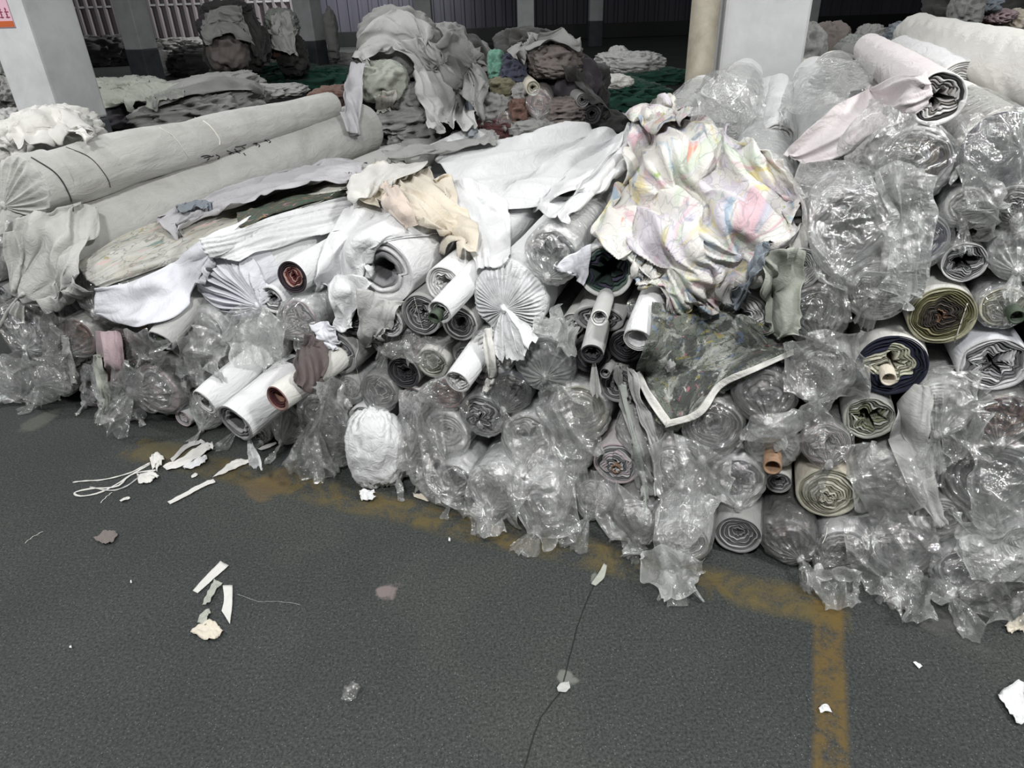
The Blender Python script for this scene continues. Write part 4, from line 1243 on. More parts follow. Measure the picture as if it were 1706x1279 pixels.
def drape(name, rows, mat, label=None, cat=None, group=None, n=60, m=60, iters=50, off=0.006, amp=0.012, fold=(6, 1.2), rot=0.0, rag=2.5, seed=1, parent=None, add=True, dmin=None, thick=0.002, stretch=None, lift=0.0, tight=1.0, smooth=True):
    global BVH
    rs_ = np.random.RandomState(seed)
    k = max(len(r) for r in rows)
    G = np.stack([resample(np.asarray(r, float), m) for r in rows])       # rows x m x 2
    G = np.stack([resample(G[:, j], n) for j in range(m)], 1)              # n x m x 2
    ii, jj = np.meshgrid(np.linspace(0, 1, n), np.linspace(0, 1, m), indexing='ij')
    uvp = np.stack([ii.ravel() * 3, jj.ravel() * 3], -1)
    edge = np.minimum(np.minimum(ii, 1 - ii), np.minimum(jj, 1 - jj))
    wgt = np.clip(1 - edge / 0.15, 0, 1)
    G[..., 0] += wgt * rag * snoise(uvp, seed + 1, 0.5, 2).reshape(n, m) * 1.5
    G[..., 1] += wgt * rag * snoise(uvp, seed + 2, 0.5, 2).reshape(n, m) * 1.5
    D = np.zeros((n, m, 3)); d0 = np.zeros((n, m))
    for i in range(n):
        for j in range(m):
            d = ray(G[i, j, 0], G[i, j, 1])
            D[i, j] = d
            h = BVH.ray_cast(Vector(EYE), Vector(d), 60)
            if h[0] is None:
                t = CAMH / -d[2] if d[2] < -0.02 else 60
                d0[i, j] = min(t, 60)
            else:
                d0[i, j] = h[3] / np.linalg.norm(d)
    gt = np.where(D[..., 2] < -0.02, (CAMH - 0.004) / np.maximum(1e-3, -D[..., 2]), 60)
    d0 = np.minimum(d0, gt)
    if dmin: d0 = np.minimum(d0, dmin)
    d0 = d0 - off - lift
    dd = d0.copy()
    for it in range(iters):
        p = np.pad(dd, 1, mode='edge')
        bl = (p[:-2, 1:-1] + p[2:, 1:-1] + p[1:-1, :-2] + p[1:-1, 2:]) / 4
        dd = np.minimum(d0, bl)
    for it in range(3):
        p = np.pad(dd, 1, mode='edge')
        dd = (p[:-2, 1:-1] + p[2:, 1:-1] + p[1:-1, :-2] + p[1:-1, 2:] + 2 * dd) / 6
    P = D * dd[..., None] + EYE
    du = np.gradient(P, axis=1); dv = np.gradient(P, axis=0)
    Nn = np.cross(dv, du); Nn /= np.linalg.norm(Nn, axis=2)[..., None] + 1e-9
    s = np.sign((Nn * (EYE - P)).sum(2)); s[s == 0] = 1
    Nn *= s[..., None]
    a, b = cos(rot), sin(rot)
    q = np.stack([(ii * a + jj * b).ravel() * fold[1], (jj * a - ii * b).ravel() * fold[0]], -1)
    q = q + 0.3 * np.stack([snoise(uvp, seed + 7, 0.3, 1), snoise(uvp, seed + 8, 0.3, 1)], -1)
    rg = (ridge(q, seed + 3, 0.33, 2) * 0.5 + 0.5)
    rg = np.clip(rg, 0, 1) ** 1.4
    big = snoise(uvp, seed + 5, 0.5, 2) * 0.5 + 0.5
    h = amp * (rg * 1.3 + 0.5 * big).reshape(n, m)
    P = P + Nn * h[..., None]
    P[..., 2] = np.maximum(P[..., 2], 0.004)
    P = P.reshape(-1, 3)
    org = P.mean(0) if parent is None else np.zeros(3)
    if parent is None: org[2] = P[:, 2].min()
    Fc = gridfaces(n, m)
    o = link_mesh(name, P - org, Fc.tolist(), mat, parent, uvs=np.stack([jj.ravel(), ii.ravel()], -1), smooth=smooth, layers=np.clip(rg - .62, 0, 1) * 1.5 + .25 * np.clip(ridge(q * 1.7, seed + 31, .5, 2) - .3, 0, 1) + .4 * (edge.ravel() < .02))
    if parent is None: o.location = tuple(org)
    else: o.matrix_parent_inverse = Matrix.Translation(parent.location).inverted()
    if thick:
        sm = o.modifiers.new('solidify', 'SOLIDIFY'); sm.thickness = thick; sm.offset = 0
    if label: tag(o, label, cat, group)
    if add:
        OBST.append((P, Fc))
        BVH = get_bvh()
    return o


DR = [
    # lilac-white cloth and the printed sheets at left
    ('printed_sheet', [[(128, 440), (210, 395), (320, 352), (450, 318), (590, 295)], [(150, 465), (230, 425), (330, 385), (450, 345), (580, 320)], [(170, 480), (240, 455), (335, 425), (400, 390), (470, 362)]], 'leaf_print', 'thin pale sheet printed with green leaves lying over the third grey roll', 'fabric sheet', dict(n=50, m=90, amp=.012, rot=1.2, fold=(7, 1.5), seed=3)),
    ('printed_cloth', [[(395, 362), (450, 342), (520, 325), (600, 312)], [(400, 385), (455, 362), (520, 340), (592, 322)]], 'dark_print', 'narrow dark green flower-printed cloth between the leaf sheet and the white rolls', 'fabric cloth', dict(n=20, m=60, amp=.012, seed=4)),
    ('crumpled_cloth', [[(268, 375), (330, 335), (420, 300), (520, 275), (612, 272)], [(275, 390), (340, 358), (430, 325), (520, 305), (605, 298)], [(290, 388), (345, 368), (430, 345), (520, 322), (600, 305)]], 'lilac', 'crumpled lilac-grey cloth lying behind the leaf-printed sheet', 'fabric cloth', dict(n=50, m=90, amp=.035, rot=1.0, fold=(11, 4), seed=5)),
    ('crumpled_scarf', [[(295, 345), (330, 338), (352, 340)], [(298, 358), (325, 352), (346, 352)]], 'bluegrey', 'small slate-blue cloth peeking out beside the second grey roll', 'fabric cloth', dict(n=20, m=30, amp=.014, seed=6)),
    ('folded_cloth', [[(160, 478), (225, 468), (290, 440), (335, 405), (420, 365)], [(160, 500), (230, 495), (300, 460), (340, 430), (400, 385)], [(165, 520), (235, 525), (300, 490), (335, 450), (372, 410)], [(170, 522), (240, 545), (290, 530), (325, 490), (340, 450)]], 'white_cool', 'lilac-white cloth folded back over the leaf-printed sheet at left', 'fabric cloth', dict(n=50, m=70, amp=.012, rot=.4, fold=(3, 1.5), seed=7)),
    # white sheets in the middle
    ('draped_sheet', [[(335, 402), (450, 362), (560, 335), (610, 330)], [(350, 420), (460, 385), (570, 350), (640, 345)], [(400, 440), (490, 408), (580, 385), (640, 365)]], 'white', 'smooth white sheet over the long rolls behind the pleated fan end', 'fabric sheet', dict(n=50, m=80, amp=.018, rot=1.3, fold=(8, 1.5), seed=8)),
    ('draped_sheet', [[(720, 275), (800, 250), (900, 222), (1000, 200), (1062, 188)], [(770, 320), (850, 290), (930, 255), (1010, 225), (1075, 205)], [(800, 350), (880, 325), (960, 290), (1030, 250), (1078, 222)], [(830, 362), (900, 355), (945, 345), (1000, 300), (1040, 262)]], 'white', 'large white sheet spread over the top of the pile, its corner gathered at the right', 'fabric sheet', dict(n=80, m=100, amp=.034, rot=1.2, fold=(11, 1.6), seed=9)),
    ('draped_sheet', [[(905, 360), (940, 330), (1000, 270), (1050, 215)], [(925, 372), (960, 338), (1015, 280), (1066, 222)], [(945, 372), (980, 340), (1025, 290), (1062, 245)]], 'white', 'narrow rope-like white fold running down from the gathered corner', 'fabric sheet', dict(n=24, m=60, amp=.022, rot=1.5, fold=(4, .6), seed=10)),
    ('draped_sheet', [[(575, 350), (620, 322), (700, 322), (770, 350)], [(545, 410), (600, 385), (690, 372), (790, 385)], [(520, 462), (560, 430), (605, 415), (650, 398)], [(528, 480), (575, 492), (605, 475), (608, 440)]], 'white', 'white sheet with open corner hanging over the front left of the grey-hollow roll', 'fabric sheet', dict(n=70, m=70, amp=.02, rot=.5, fold=(8, 1.8), seed=11)),
    ('draped_sheet', [[(740, 300), (790, 300), (840, 330)], [(760, 360), (800, 350), (850, 365)], [(780, 410), (810, 400), (850, 410)], [(800, 455), (820, 450), (850, 440)]], 'white', 'white sheet corner reaching the gathered neck of the pleated roll', 'fabric sheet', dict(n=50, m=40, amp=.012, rot=.1, fold=(4, 1), seed=12)),
    ('beige_garment', [[(588, 312), (612, 285), (660, 276), (715, 285), (745, 305)], [(596, 345), (640, 315), (680, 318), (725, 330), (765, 345)], [(640, 352), (665, 350), (700, 362), (740, 378), (785, 388)], [(672, 372), (700, 384), (735, 402), (770, 418), (800, 430)]], 'cream', 'crumpled beige jersey cloth in the middle of the white sheets', 'cloth', dict(n=80, m=80, amp=.034, rot=.9, fold=(9, 4), seed=13, lift=.01)),
    ('cream_cloth', [[(582, 305), (610, 278), (660, 268), (710, 270)], [(584, 325), (618, 300), (660, 290), (705, 288)], [(594, 340), (606, 334), (618, 322), (630, 315)]], 'offwhite', 'off-white collar-like band of cloth along the top of the beige jersey', 'cloth', dict(n=30, m=60, amp=.016, seed=14, lift=.012)),
    ('pink_scrap', [[(634, 312), (652, 312), (668, 322)], [(645, 335), (660, 340), (680, 345)], [(655, 362), (680, 372), (700, 374)]], 'peach', 'peach-pink twisted scrap lying on the beige jersey', 'cloth', dict(n=36, m=24, amp=.018, rot=.2, fold=(4, 1), seed=15, lift=.02)),
    ('hanging_cloth', [[(560, 470), (590, 455), (620, 470)], [(556, 510), (585, 505), (600, 520)], [(556, 548), (575, 552), (592, 545)]], 'white', 'white cloth flap hanging under the front of the grey-hollow roll', 'cloth', dict(n=40, m=30, amp=.02, rot=0, fold=(3, 1), seed=16)),
    ('hanging_cloth', [[(594, 480), (640, 500), (672, 498)], [(600, 540), (625, 545), (655, 530)], [(612, 580), (622, 575), (632, 560)]], 'lightgrey', 'pale grey cloth hanging in shade below the grey-hollow roll', 'cloth', dict(n=40, m=30, amp=.018, fold=(4, 1), seed=17)),
    ('hanging_cloth', [[(520, 540), (545, 535), (562, 540)], [(530, 562), (548, 560), (562, 560)], [(545, 582), (556, 586), (561, 580)]], 'white_cool', 'lilac-white scrap with soft pleats hanging above the dark brown satin', 'cloth', dict(n=26, m=26, amp=.014, fold=(2, 5), seed=18)),
    ('satin_cloth', [[(516, 558), (528, 556), (540, 572)], [(500, 590), (520, 590), (548, 600)], [(490, 622), (515, 630), (552, 615)], [(490, 638), (505, 652), (522, 640)]], 'darkbrown', 'dark brown satin cloth hanging between white rolls', 'cloth', dict(n=40, m=36, amp=.022, fold=(4, 1), seed=19)),
    # pastel floral and what hangs under it
    ('printed_cloth', [[(1085, 505), (1160, 510), (1240, 525), (1318, 565)], [(1078, 555), (1150, 570), (1240, 575), (1322, 588)], [(1058, 620), (1120, 630), (1190, 620), (1260, 615)], [(1085, 672), (1118, 700), (1160, 680), (1205, 640)], [(1108, 708), (1120, 712), (1140, 700), (1165, 690)]], 'floral_dark', 'dark flower-patterned cloth with pointed corner hanging below the pastel floral sheet', 'fabric cloth', dict(n=70, m=70, amp=.014, rot=.2, fold=(4, 1), seed=20)),
    ('printed_sheet', [[(1062, 200), (1120, 196), (1180, 215), (1250, 240), (1300, 268)], [(1040, 250), (1100, 245), (1170, 262), (1250, 282), (1330, 318)], [(1020, 320), (1080, 322), (1160, 330), (1250, 345), (1346, 362)], [(985, 395), (1060, 395), (1140, 405), (1230, 400), (1342, 392)], [(1040, 425), (1072, 440), (1140, 455), (1210, 440), (1300, 415)], [(1078, 455), (1100, 480), (1140, 500), (1185, 498), (1240, 460)], [(1085, 478), (1105, 500), (1145, 514), (1185, 512), (1215, 480)]], 'floral_pastel', 'large crumpled pastel floral sheet draped over the rolls right of centre', 'fabric sheet', dict(n=120, m=110, amp=.034, rot=.8, fold=(12, 4), seed=21, lift=.01)),
    ('knotted_cloth', [[(1045, 190), (1075, 170), (1110, 158), (1125, 172)], [(1052, 205), (1085, 190), (1120, 185), (1140, 196)], [(1075, 215), (1100, 212), (1140, 208), (1160, 200)]], 'floral_pastel', 'twisted end of floral cloth bunched at the top of the floral sheet', 'fabric cloth', dict(n=40, m=50, amp=.03, rot=.6, fold=(7, 2), seed=22, lift=.01)),
    ('hanging_cloth', [[(1265, 440), (1300, 405), (1332, 420)], [(1262, 480), (1300, 470), (1335, 475)], [(1270, 530), (1302, 535), (1334, 530)], [(1285, 552), (1304, 562), (1325, 556)]], 'greenpale', 'pale sage cloth hanging at the right edge of the floral sheet', 'cloth', dict(n=50, m=34, amp=.02, fold=(4, 1), seed=23)),
    ('hanging_cloth', [[(1245, 440), (1268, 420), (1284, 398)], [(1232, 480), (1245, 470), (1258, 455)], [(1212, 510), (1222, 515), (1232, 500)]], 'bluegrey', 'slate-blue folded edge of cloth between the floral sheet and the sage cloth', 'cloth', dict(n=40, m=18, amp=.014, fold=(3, 1), seed=24)),
    ('pointed_cloth', [[(922, 445), (960, 418), (985, 410)], [(930, 450), (962, 445), (978, 450)], [(955, 452), (965, 462), (970, 475)]], 'white_cool', 'pointed grey-white cloth corner left of the green-lined hollow roll', 'cloth', dict(n=24, m=26, amp=.008, seed=25)),
    ('roll_cover', [[(30, 395), (62, 358), (110, 342), (170, 352)], [(24, 430), (60, 408), (110, 402), (168, 400)], [(28, 475), (66, 470), (108, 470), (150, 448)], [(48, 500), (76, 508), (104, 508), (128, 486)]], 'wrapgrey', 'grey wrapping cloth sagging in folds over the end of the smooth grey roll', 'cover', dict(n=70, m=70, amp=.038, fold=(6, 1.0), seed=50, lift=.0, iters=30, rot=-.2)),
    # right side
    ('draped_sheet', [[(1312, 262), (1350, 215), (1420, 165), (1500, 130), (1548, 128)], [(1318, 268), (1370, 240), (1440, 200), (1500, 168), (1545, 146)], [(1332, 276), (1392, 264), (1455, 232), (1502, 206), (1536, 180)]], 'pinkish', 'long pale pink sheet running down from the topmost star-hollow roll', 'fabric sheet', dict(n=40, m=90, amp=.014, rot=1.5, fold=(4, .7), seed=26)),
    ('hanging_cloth', [[(1500, 655), (1535, 640), (1548, 648)], [(1482, 715), (1520, 705), (1550, 715)], [(1485, 755), (1520, 765), (1553, 770)], [(1520, 820), (1540, 825), (1560, 828)], [(1560, 872), (1566, 876), (1574, 870)]], 'lightgrey', 'long smooth grey cloth hanging between the bagged rolls at right', 'cloth', dict(n=70, m=34, amp=.012, rot=.2, fold=(2.5, .8), seed=27)),
    ('hanging_strip', [[(1022, 610), (1036, 606)], [(1036, 680), (1052, 675)], [(1060, 750), (1078, 745)], [(1078, 830), (1096, 826)]], 'grey', 'outer grey cloth strip hanging down right of the pink roll with brown core', 'cloth', dict(n=70, m=14, amp=.012, fold=(3, .5), seed=28)),
    ('hanging_strip', [[(1045, 610), (1062, 612)], [(1058, 680), (1078, 680)], [(1078, 750), (1100, 745)], [(1090, 826), (1106, 818)]], 'lightgrey', 'broad pale grey cloth strip hanging beside the outer strip in the middle', 'cloth', dict(n=70, m=16, amp=.016, fold=(3, .5), seed=29)),
    ('hanging_strip', [[(1030, 640), (1040, 640)], [(1050, 720), (1058, 716)], [(1068, 800), (1076, 796)], [(1070, 868), (1078, 866)]], 'sage', 'thin sage strip of cloth hanging in front of the grey strips', 'cloth', dict(n=60, m=8, amp=.008, fold=(2, .5), seed=30, lift=.02)),
    ('hanging_strip', [[(806, 548), (818, 545)], [(808, 580), (822, 580)], [(812, 620), (824, 615)], [(808, 655), (812, 652)]], 'offwhite', 'narrow off-white cloth tail hanging below the pleated roll', 'cloth', dict(n=50, m=12, amp=.01, fold=(2, .5), seed=31, lift=.02)),
    # lower left
    ('pink_garment', [[(163, 555), (185, 550), (206, 558)], [(165, 585), (188, 585), (212, 590)], [(172, 615), (192, 612), (208, 618)], [(176, 645), (188, 648), (198, 640)]], 'rose', 'dusty pink garment hanging from under the rolls at left', 'garment', dict(n=50, m=34, amp=.02, fold=(5, .8), seed=32)),
    ('striped_cloth', [[(160, 590), (170, 590)], [(164, 625), (180, 628)], [(172, 665), (186, 662)], [(164, 690), (190, 688)]], 'greenpale', 'grey-green folded cloth strip left of the pink garment touching the floor', 'cloth', dict(n=50, m=20, amp=.014, fold=(3, 1), seed=33)),
    ('hanging_strip', [[(104, 560), (116, 560)], [(108, 590), (122, 592)], [(120, 640), (130, 640)]], 'lightgrey', 'thin grey strip of cloth hanging from the red-hollow bagged roll', 'cloth', dict(n=40, m=10, amp=.008, fold=(2, .5), seed=34)),
    ('sack_tail', [[(602, 818), (612, 816), (626, 818)], [(600, 832), (610, 834), (624, 836)]], 'white', 'small gathered tail of white cloth on the floor under the white sack', 'cloth', dict(n=12, m=16, amp=.01, seed=36)),
    ('grey_sheet', [[(640, 262), (720, 250), (800, 236), (825, 232)], [(648, 275), (730, 266), (800, 252), (830, 245)]], 'grey', 'grey creased sheet at the far edge of the pile behind the beige jersey', 'fabric sheet', dict(n=24, m=70, amp=.03, fold=(6, 2), seed=37)),
]
for (nm, rows, mat, lab, cat, kw) in DR:
    ob = drape(nm, rows, mat, lab, cat, **kw)
    if mat == 'floral_dark':            # its turned white hem
        drape('hem', [[(1056, 622), (1068, 648), (1086, 680), (1108, 710)], [(1066, 618), (1080, 644), (1098, 672), (1118, 700)]], 'offwhite', 'plain off-white hem', None, parent=ob, n=8, m=40, amp=.003, rag=.5, seed=61, lift=.006)
        drape('hem', [[(1108, 712), (1168, 692), (1204, 645), (1262, 618), (1322, 590)], [(1110, 700), (1160, 682), (1198, 636), (1260, 608), (1322, 582)]], 'offwhite', 'plain off-white hem', None, parent=ob, n=8, m=60, amp=.003, rag=.5, seed=62, lift=.006)

# loose sheets and bag ends of clear film over the front of the pile
FM = [
    ([[(1330, 285), (1400, 280), (1470, 300), (1510, 330)], [(1320, 330), (1400, 340), (1480, 350), (1520, 380)], [(1340, 400), (1400, 430), (1470, 420), (1520, 430)], [(1370, 455), (1410, 480), (1450, 470), (1500, 450)]], 'film', 'large loose sheet of clear film over the bagged roll right of the floral sheet'),
    ([[(1460, 290), (1500, 270), (1540, 300)], [(1470, 360), (1500, 350), (1545, 370)], [(1478, 430), (1500, 440), (1530, 430)], [(1470, 490), (1490, 520), (1505, 490)]], 'film_milky', 'hanging twist of milky film between the two big bagged rolls at upper right'),
    ([[(1310, 560), (1370, 550), (1440, 565)], [(1300, 600), (1370, 600), (1440, 610)], [(1300, 650), (1360, 665), (1430, 650)]], 'film', 'clear film sheet stretched left of the navy-ringed roll'),
    ([[(1250, 690), (1310, 680), (1380, 655)], [(1238, 712), (1296, 712), (1356, 690)], [(1236, 735), (1272, 738), (1318, 722)]], 'film', 'pointed clear film corner sticking out right of the floral corner'),
    ([[(1560, 620), (1600, 610), (1625, 650)], [(1555, 700), (1600, 690), (1640, 720)], [(1570, 760), (1610, 760), (1640, 770)]], 'film', 'wrinkled clear film below the olive-ringed roll'),
    ([[(1390, 740), (1450, 730), (1520, 760)], [(1410, 800), (1460, 800), (1530, 820)], [(1420, 850), (1470, 860), (1520, 850)]], 'film', 'crumpled clear film over the bagged roll beside the cream spiral end'),
    ([[(1420, 850), (1480, 850), (1560, 860)], [(1400, 910), (1480, 910), (1560, 920)], [(1440, 985), (1490, 1000), (1510, 970)]], 'film', 'clear film sheet hanging over the bottom row below the cream spiral end'),
    ([[(1330, 940), (1375, 930), (1430, 945)], [(1350, 985), (1390, 975), (1425, 985)], [(1370, 1010), (1400, 1020), (1432, 1012)]], 'film', 'clear film bag end resting on the floor below the dark bagged roll'),
    ([[(1490, 960), (1540, 950), (1590, 970)], [(1495, 1010), (1525, 1005), (1560, 1005)], [(1500, 1036), (1525, 1042), (1552, 1034)]], 'film', 'crumpled square end of a film bag lying on the floor at lower right'),
    ([[(1600, 950), (1650, 940), (1706, 950)], [(1580, 990), (1640, 1000), (1700, 1010)], [(1610, 1020), (1660, 1040), (1706, 1040)]], 'film_grey', 'dull loose film on the floor at the lower right corner of the pile'),
    ([[(1610, 740), (1660, 730), (1720, 750)], [(1600, 800), (1660, 800), (1720, 810)], [(1610, 860), (1660, 880), (1720, 860)]], 'film', 'glossy film stretched over the very large bagged roll'),
    ([[(1075, 735), (1130, 720), (1210, 760)], [(1090, 790), (1150, 800), (1220, 800)], [(1095, 850), (1150, 870), (1190, 850)], [(1090, 900), (1130, 905), (1165, 890)]], 'film', 'long fan of clear film spreading from a knot in the middle right'),
    ([[(1085, 925), (1125, 905), (1165, 925)], [(1068, 975), (1115, 960), (1172, 965)], [(1100, 1000), (1130, 1005), (1160, 990)]], 'film_milky', 'flat open film bag end lying on the yellow line'),
    ([[(860, 730), (905, 720), (960, 740)], [(850, 800), (905, 800), (950, 820)], [(880, 880), (915, 890), (960, 880)], [(905, 925), (935, 915), (960, 900)]], 'film', 'long draped clear film left of the pink roll with brown core'),
    ([[(985, 780), (1020, 790), (1080, 830)], [(990, 840), (1030, 850), (1085, 870)], [(1020, 890), (1045, 900), (1075, 900)], [(1045, 925), (1055, 930), (1062, 925)]], 'film', 'clear film pulled to a point on the floor below the hanging grey strips'),
    ([[(790, 780), (840, 770), (880, 800)], [(780, 840), (830, 840), (870, 850)], [(785, 890), (810, 905), (840, 885)]], 'film', 'small film bag end with notched edge on the floor at the centre'),
    ([[(665, 660), (690, 650), (740, 665)], [(668, 720), (700, 715), (740, 730)], [(680, 780), (715, 790), (760, 790)], [(735, 830), (770, 850), (800, 850)]], 'film', 'long glossy film sleeve hanging right of the white sack'),
    ([[(510, 640), (545, 625), (580, 650)], [(515, 700), (550, 690), (585, 700)], [(515, 760), (545, 765), (582, 755)], [(520, 780), (540, 788), (560, 778)]], 'film', 'hanging film bag with vertical highlights left of the white sack'),
    ([[(380, 520), (430, 500), (480, 540)], [(385, 570), (430, 560), (480, 590)], [(390, 610), (430, 615), (470, 610)]], 'film_milky', 'crumpled frosted film below the pleated fan end'),
    ([[(225, 555), (250, 550), (275, 575)], [(225, 580), (250, 590), (270, 600)], [(235, 595), (252, 605), (262, 604)]], 'film', 'small shiny film flap left of the greenish core tube'),
    ([[(290, 560), (340, 545), (390, 560)], [(300, 600), (345, 600), (385, 600)], [(310, 625), (340, 630), (370, 625)]], 'film', 'crumpled film under the slim roll with greenish core'),
    ([[(0, 600), (50, 590), (110, 610)], [(5, 640), (50, 635), (115, 645)], [(10, 668), (55, 668), (105, 655)]], 'film', 'crumpled clear film lying on the floor at the left edge'),
    ([[(190, 640), (225, 600), (250, 620)], [(185, 680), (215, 680), (245, 685)], [(165, 706), (195, 708), (240, 700)]], 'film', 'torn film tail on the floor below the pink garment'),
    ([[(70, 510), (100, 520), (110, 560)], [(75, 560), (95, 570), (108, 590)], [(68, 600), (90, 605), (108, 600)]], 'film_grey', 'dull film hanging left of the red-hollow bagged roll'),
    ([[(900, 640), (940, 640), (985, 660)], [(900, 700), (940, 700), (1000, 720)], [(920, 750), (950, 760), (1000, 750)]], 'film', 'taut clear film around the ribbed white roll at the centre'),
    ([[(640, 575), (690, 560), (760, 570)], [(650, 590), (690, 585), (740, 590)], [(640, 600), (670, 602), (700, 600)]], 'film_grey', 'dull horizontal flap of film under the dark spiral roll ends'),
    ([[(895, 520), (940, 530), (975, 560)], [(890, 560), (930, 570), (965, 590)]], 'film_milky', 'frosted film strip right of the pleated roll'),
    ([[(1160, 150), (1210, 140), (1260, 160)], [(1150, 180), (1210, 180), (1270, 200)], [(1150, 205), (1220, 215), (1280, 220)]], 'film', 'glossy film lying on the rolls at the foot of the large column'),
    ([[(1330, 130), (1400, 110), (1480, 115)], [(1310, 180), (1370, 170), (1440, 150)], [(1290, 210), (1340, 205), (1400, 190)]], 'film', 'glossy film on the rolls right of the large column'),
    ([[(1470, 170), (1520, 200), (1530, 240)], [(1440, 210), (1480, 240), (1490, 280)], [(1400, 250), (1440, 280), (1450, 310)]], 'film', 'glossy film over the fat roll below the topmost star-hollow roll'),
    ([[(1600, 200), (1650, 190), (1706, 200)], [(1590, 240), (1650, 250), (1706, 250)], [(1600, 300), (1650, 320), (1706, 310)]], 'film', 'taut radial film over the dark purple roll end'),
    ([[(1590, 300), (1630, 310), (1650, 350)], [(1600, 350), (1620, 360), (1640, 380)]], 'film', 'loose film flap below the dark purple roll end'),
    ([[(1590, 850), (1640, 860), (1706, 870)], [(1580, 900), (1640, 910), (1706, 930)], [(1600, 950), (1640, 960), (1690, 960)]], 'film_milky', 'milky film gathered below the thick knotted neck'),
]
for k, (rows, mat, lab) in enumerate(FM):
    drape('plastic_film', rows, mat, lab, 'plastic film', 'loose sheets of plastic film', smooth=False, n=34, m=34, amp=.034, iters=40, off=.006, fold=(4, 1.6), rot=random.Random(k).uniform(-.6, .6), rag=4, seed=200 + k, thick=0, add=False, lift=.01)

# cords tied round the topmost grey roll and loose threads
def surf(u, v, off=0.004):
    d = ray(u, v)
    h = BVH.ray_cast(Vector(EYE), Vector(d), 60)
    t = h[3] / np.linalg.norm(d) if h[0] is not None else CAMH / -d[2]
    return d * t * (1 - off / max(t, .3)) + EYE


def cord(pts, r, mat, label, cat='cord', name='cord', off=0.004, n=24, grp=None):
    P = resample(pts, n)
    W_ = np.array([surf(a, b, off) for a, b in P])
    for it in range(3): W_[1:-1] = (W_[:-2] + W_[2:] + 2 * W_[1:-1]) / 4
    W_[:, 2] = np.maximum(W_[:, 2], r)
    org = W_.mean(0); org[2] = W_[:, 2].min() - r
    mb = MB(); mb.tube(W_ - org, r, 6)
    o = mb.build(name, mat, None, True)
    o.location = tuple(org)
    return tag(o, label, cat, grp)


cord([(52, 262), (95, 290), (118, 330), (122, 352)], .003, 'charcoal', 'dark cord around the topmost grey roll nearest its front end')
cord([(110, 245), (150, 262), (178, 295), (184, 312)], .002, 'charcoal', 'dark cord around the topmost grey roll, second from its front')
cord([(265, 212), (290, 228), (310, 255), (314, 262)], .002, 'thread', 'white cord around the topmost grey roll, second from its back')
cord([(315, 192), (345, 205), (365, 230), (366, 242)], .0035, 'thread', 'white cord around the topmost grey roll nearest its back')
cord([(690, 495), (702, 540), (716, 575), (740, 592)], .001, 'thread', 'thin white thread looping below the dark spiral roll end', 'thread', 'loose_thread')
cord([(1612, 505), (1600, 540), (1588, 578)], .0013, 'thread', 'pale thread lying across the olive-ringed roll end', 'thread', 'loose_thread', .02)
cord([(1378, 878), (1376, 892), (1370, 905)], .0012, 'thread', 'frayed thread hanging from the cream spiral end', 'thread', 'loose_thread')
cord([(594, 560), (597, 580), (592, 600), (600, 640)], .001, 'thread', 'thread hanging left of the pale grey hanging cloth', 'thread', 'loose_thread')
cord([(296, 560), (300, 590), (306, 630), (309, 660)], .001, 'thread', 'long thread hanging from the lilac-white cloth', 'thread', 'loose_thread')
cord([(0, 545), (12, 520), (28, 500), (40, 488)], .008, 'wrapgrey', 'thick twisted grey cloth cord under the drooping grey roll end')

# handwriting on the long grey roll: short ink strokes lying on its surface
hw = empty('ink_marks', Matrix.Translation(tuple(surf(400, 245))), 'black handwritten marks on the top of the long smooth grey roll', 'handwriting')
STR = [[(335, 256), (345, 254), (352, 256)], [(360, 253), (366, 256), (363, 260)], [(378, 246), (386, 249), (390, 251)], [(382, 252), (388, 249)], [(391, 243), (396, 248), (401, 246)], [(393, 248), (400, 250)], [(403, 240), (408, 242)], [(406, 250), (409, 254)], [(422, 234), (429, 233)], [(427, 233), (427, 238)], [(428, 236), (433, 237), (431, 240)], [(441, 228), (446, 231), (443, 228)], [(446, 228), (451, 231), (448, 233)], [(340, 258), (356, 255)], [(345, 262), (349, 259)], [(410, 236), (400, 239), (392, 240)]]
for st in STR:
    st = [(a, b + 5) for a, b in st]
    P = resample(st, 6); W_ = np.array([surf(a, b, .002) for a, b in P]) - np.array(hw.location)
    mb = MB(); mb.tube(W_, .0028, 5); mb.build('pen_stroke', 'ink', hw, True)

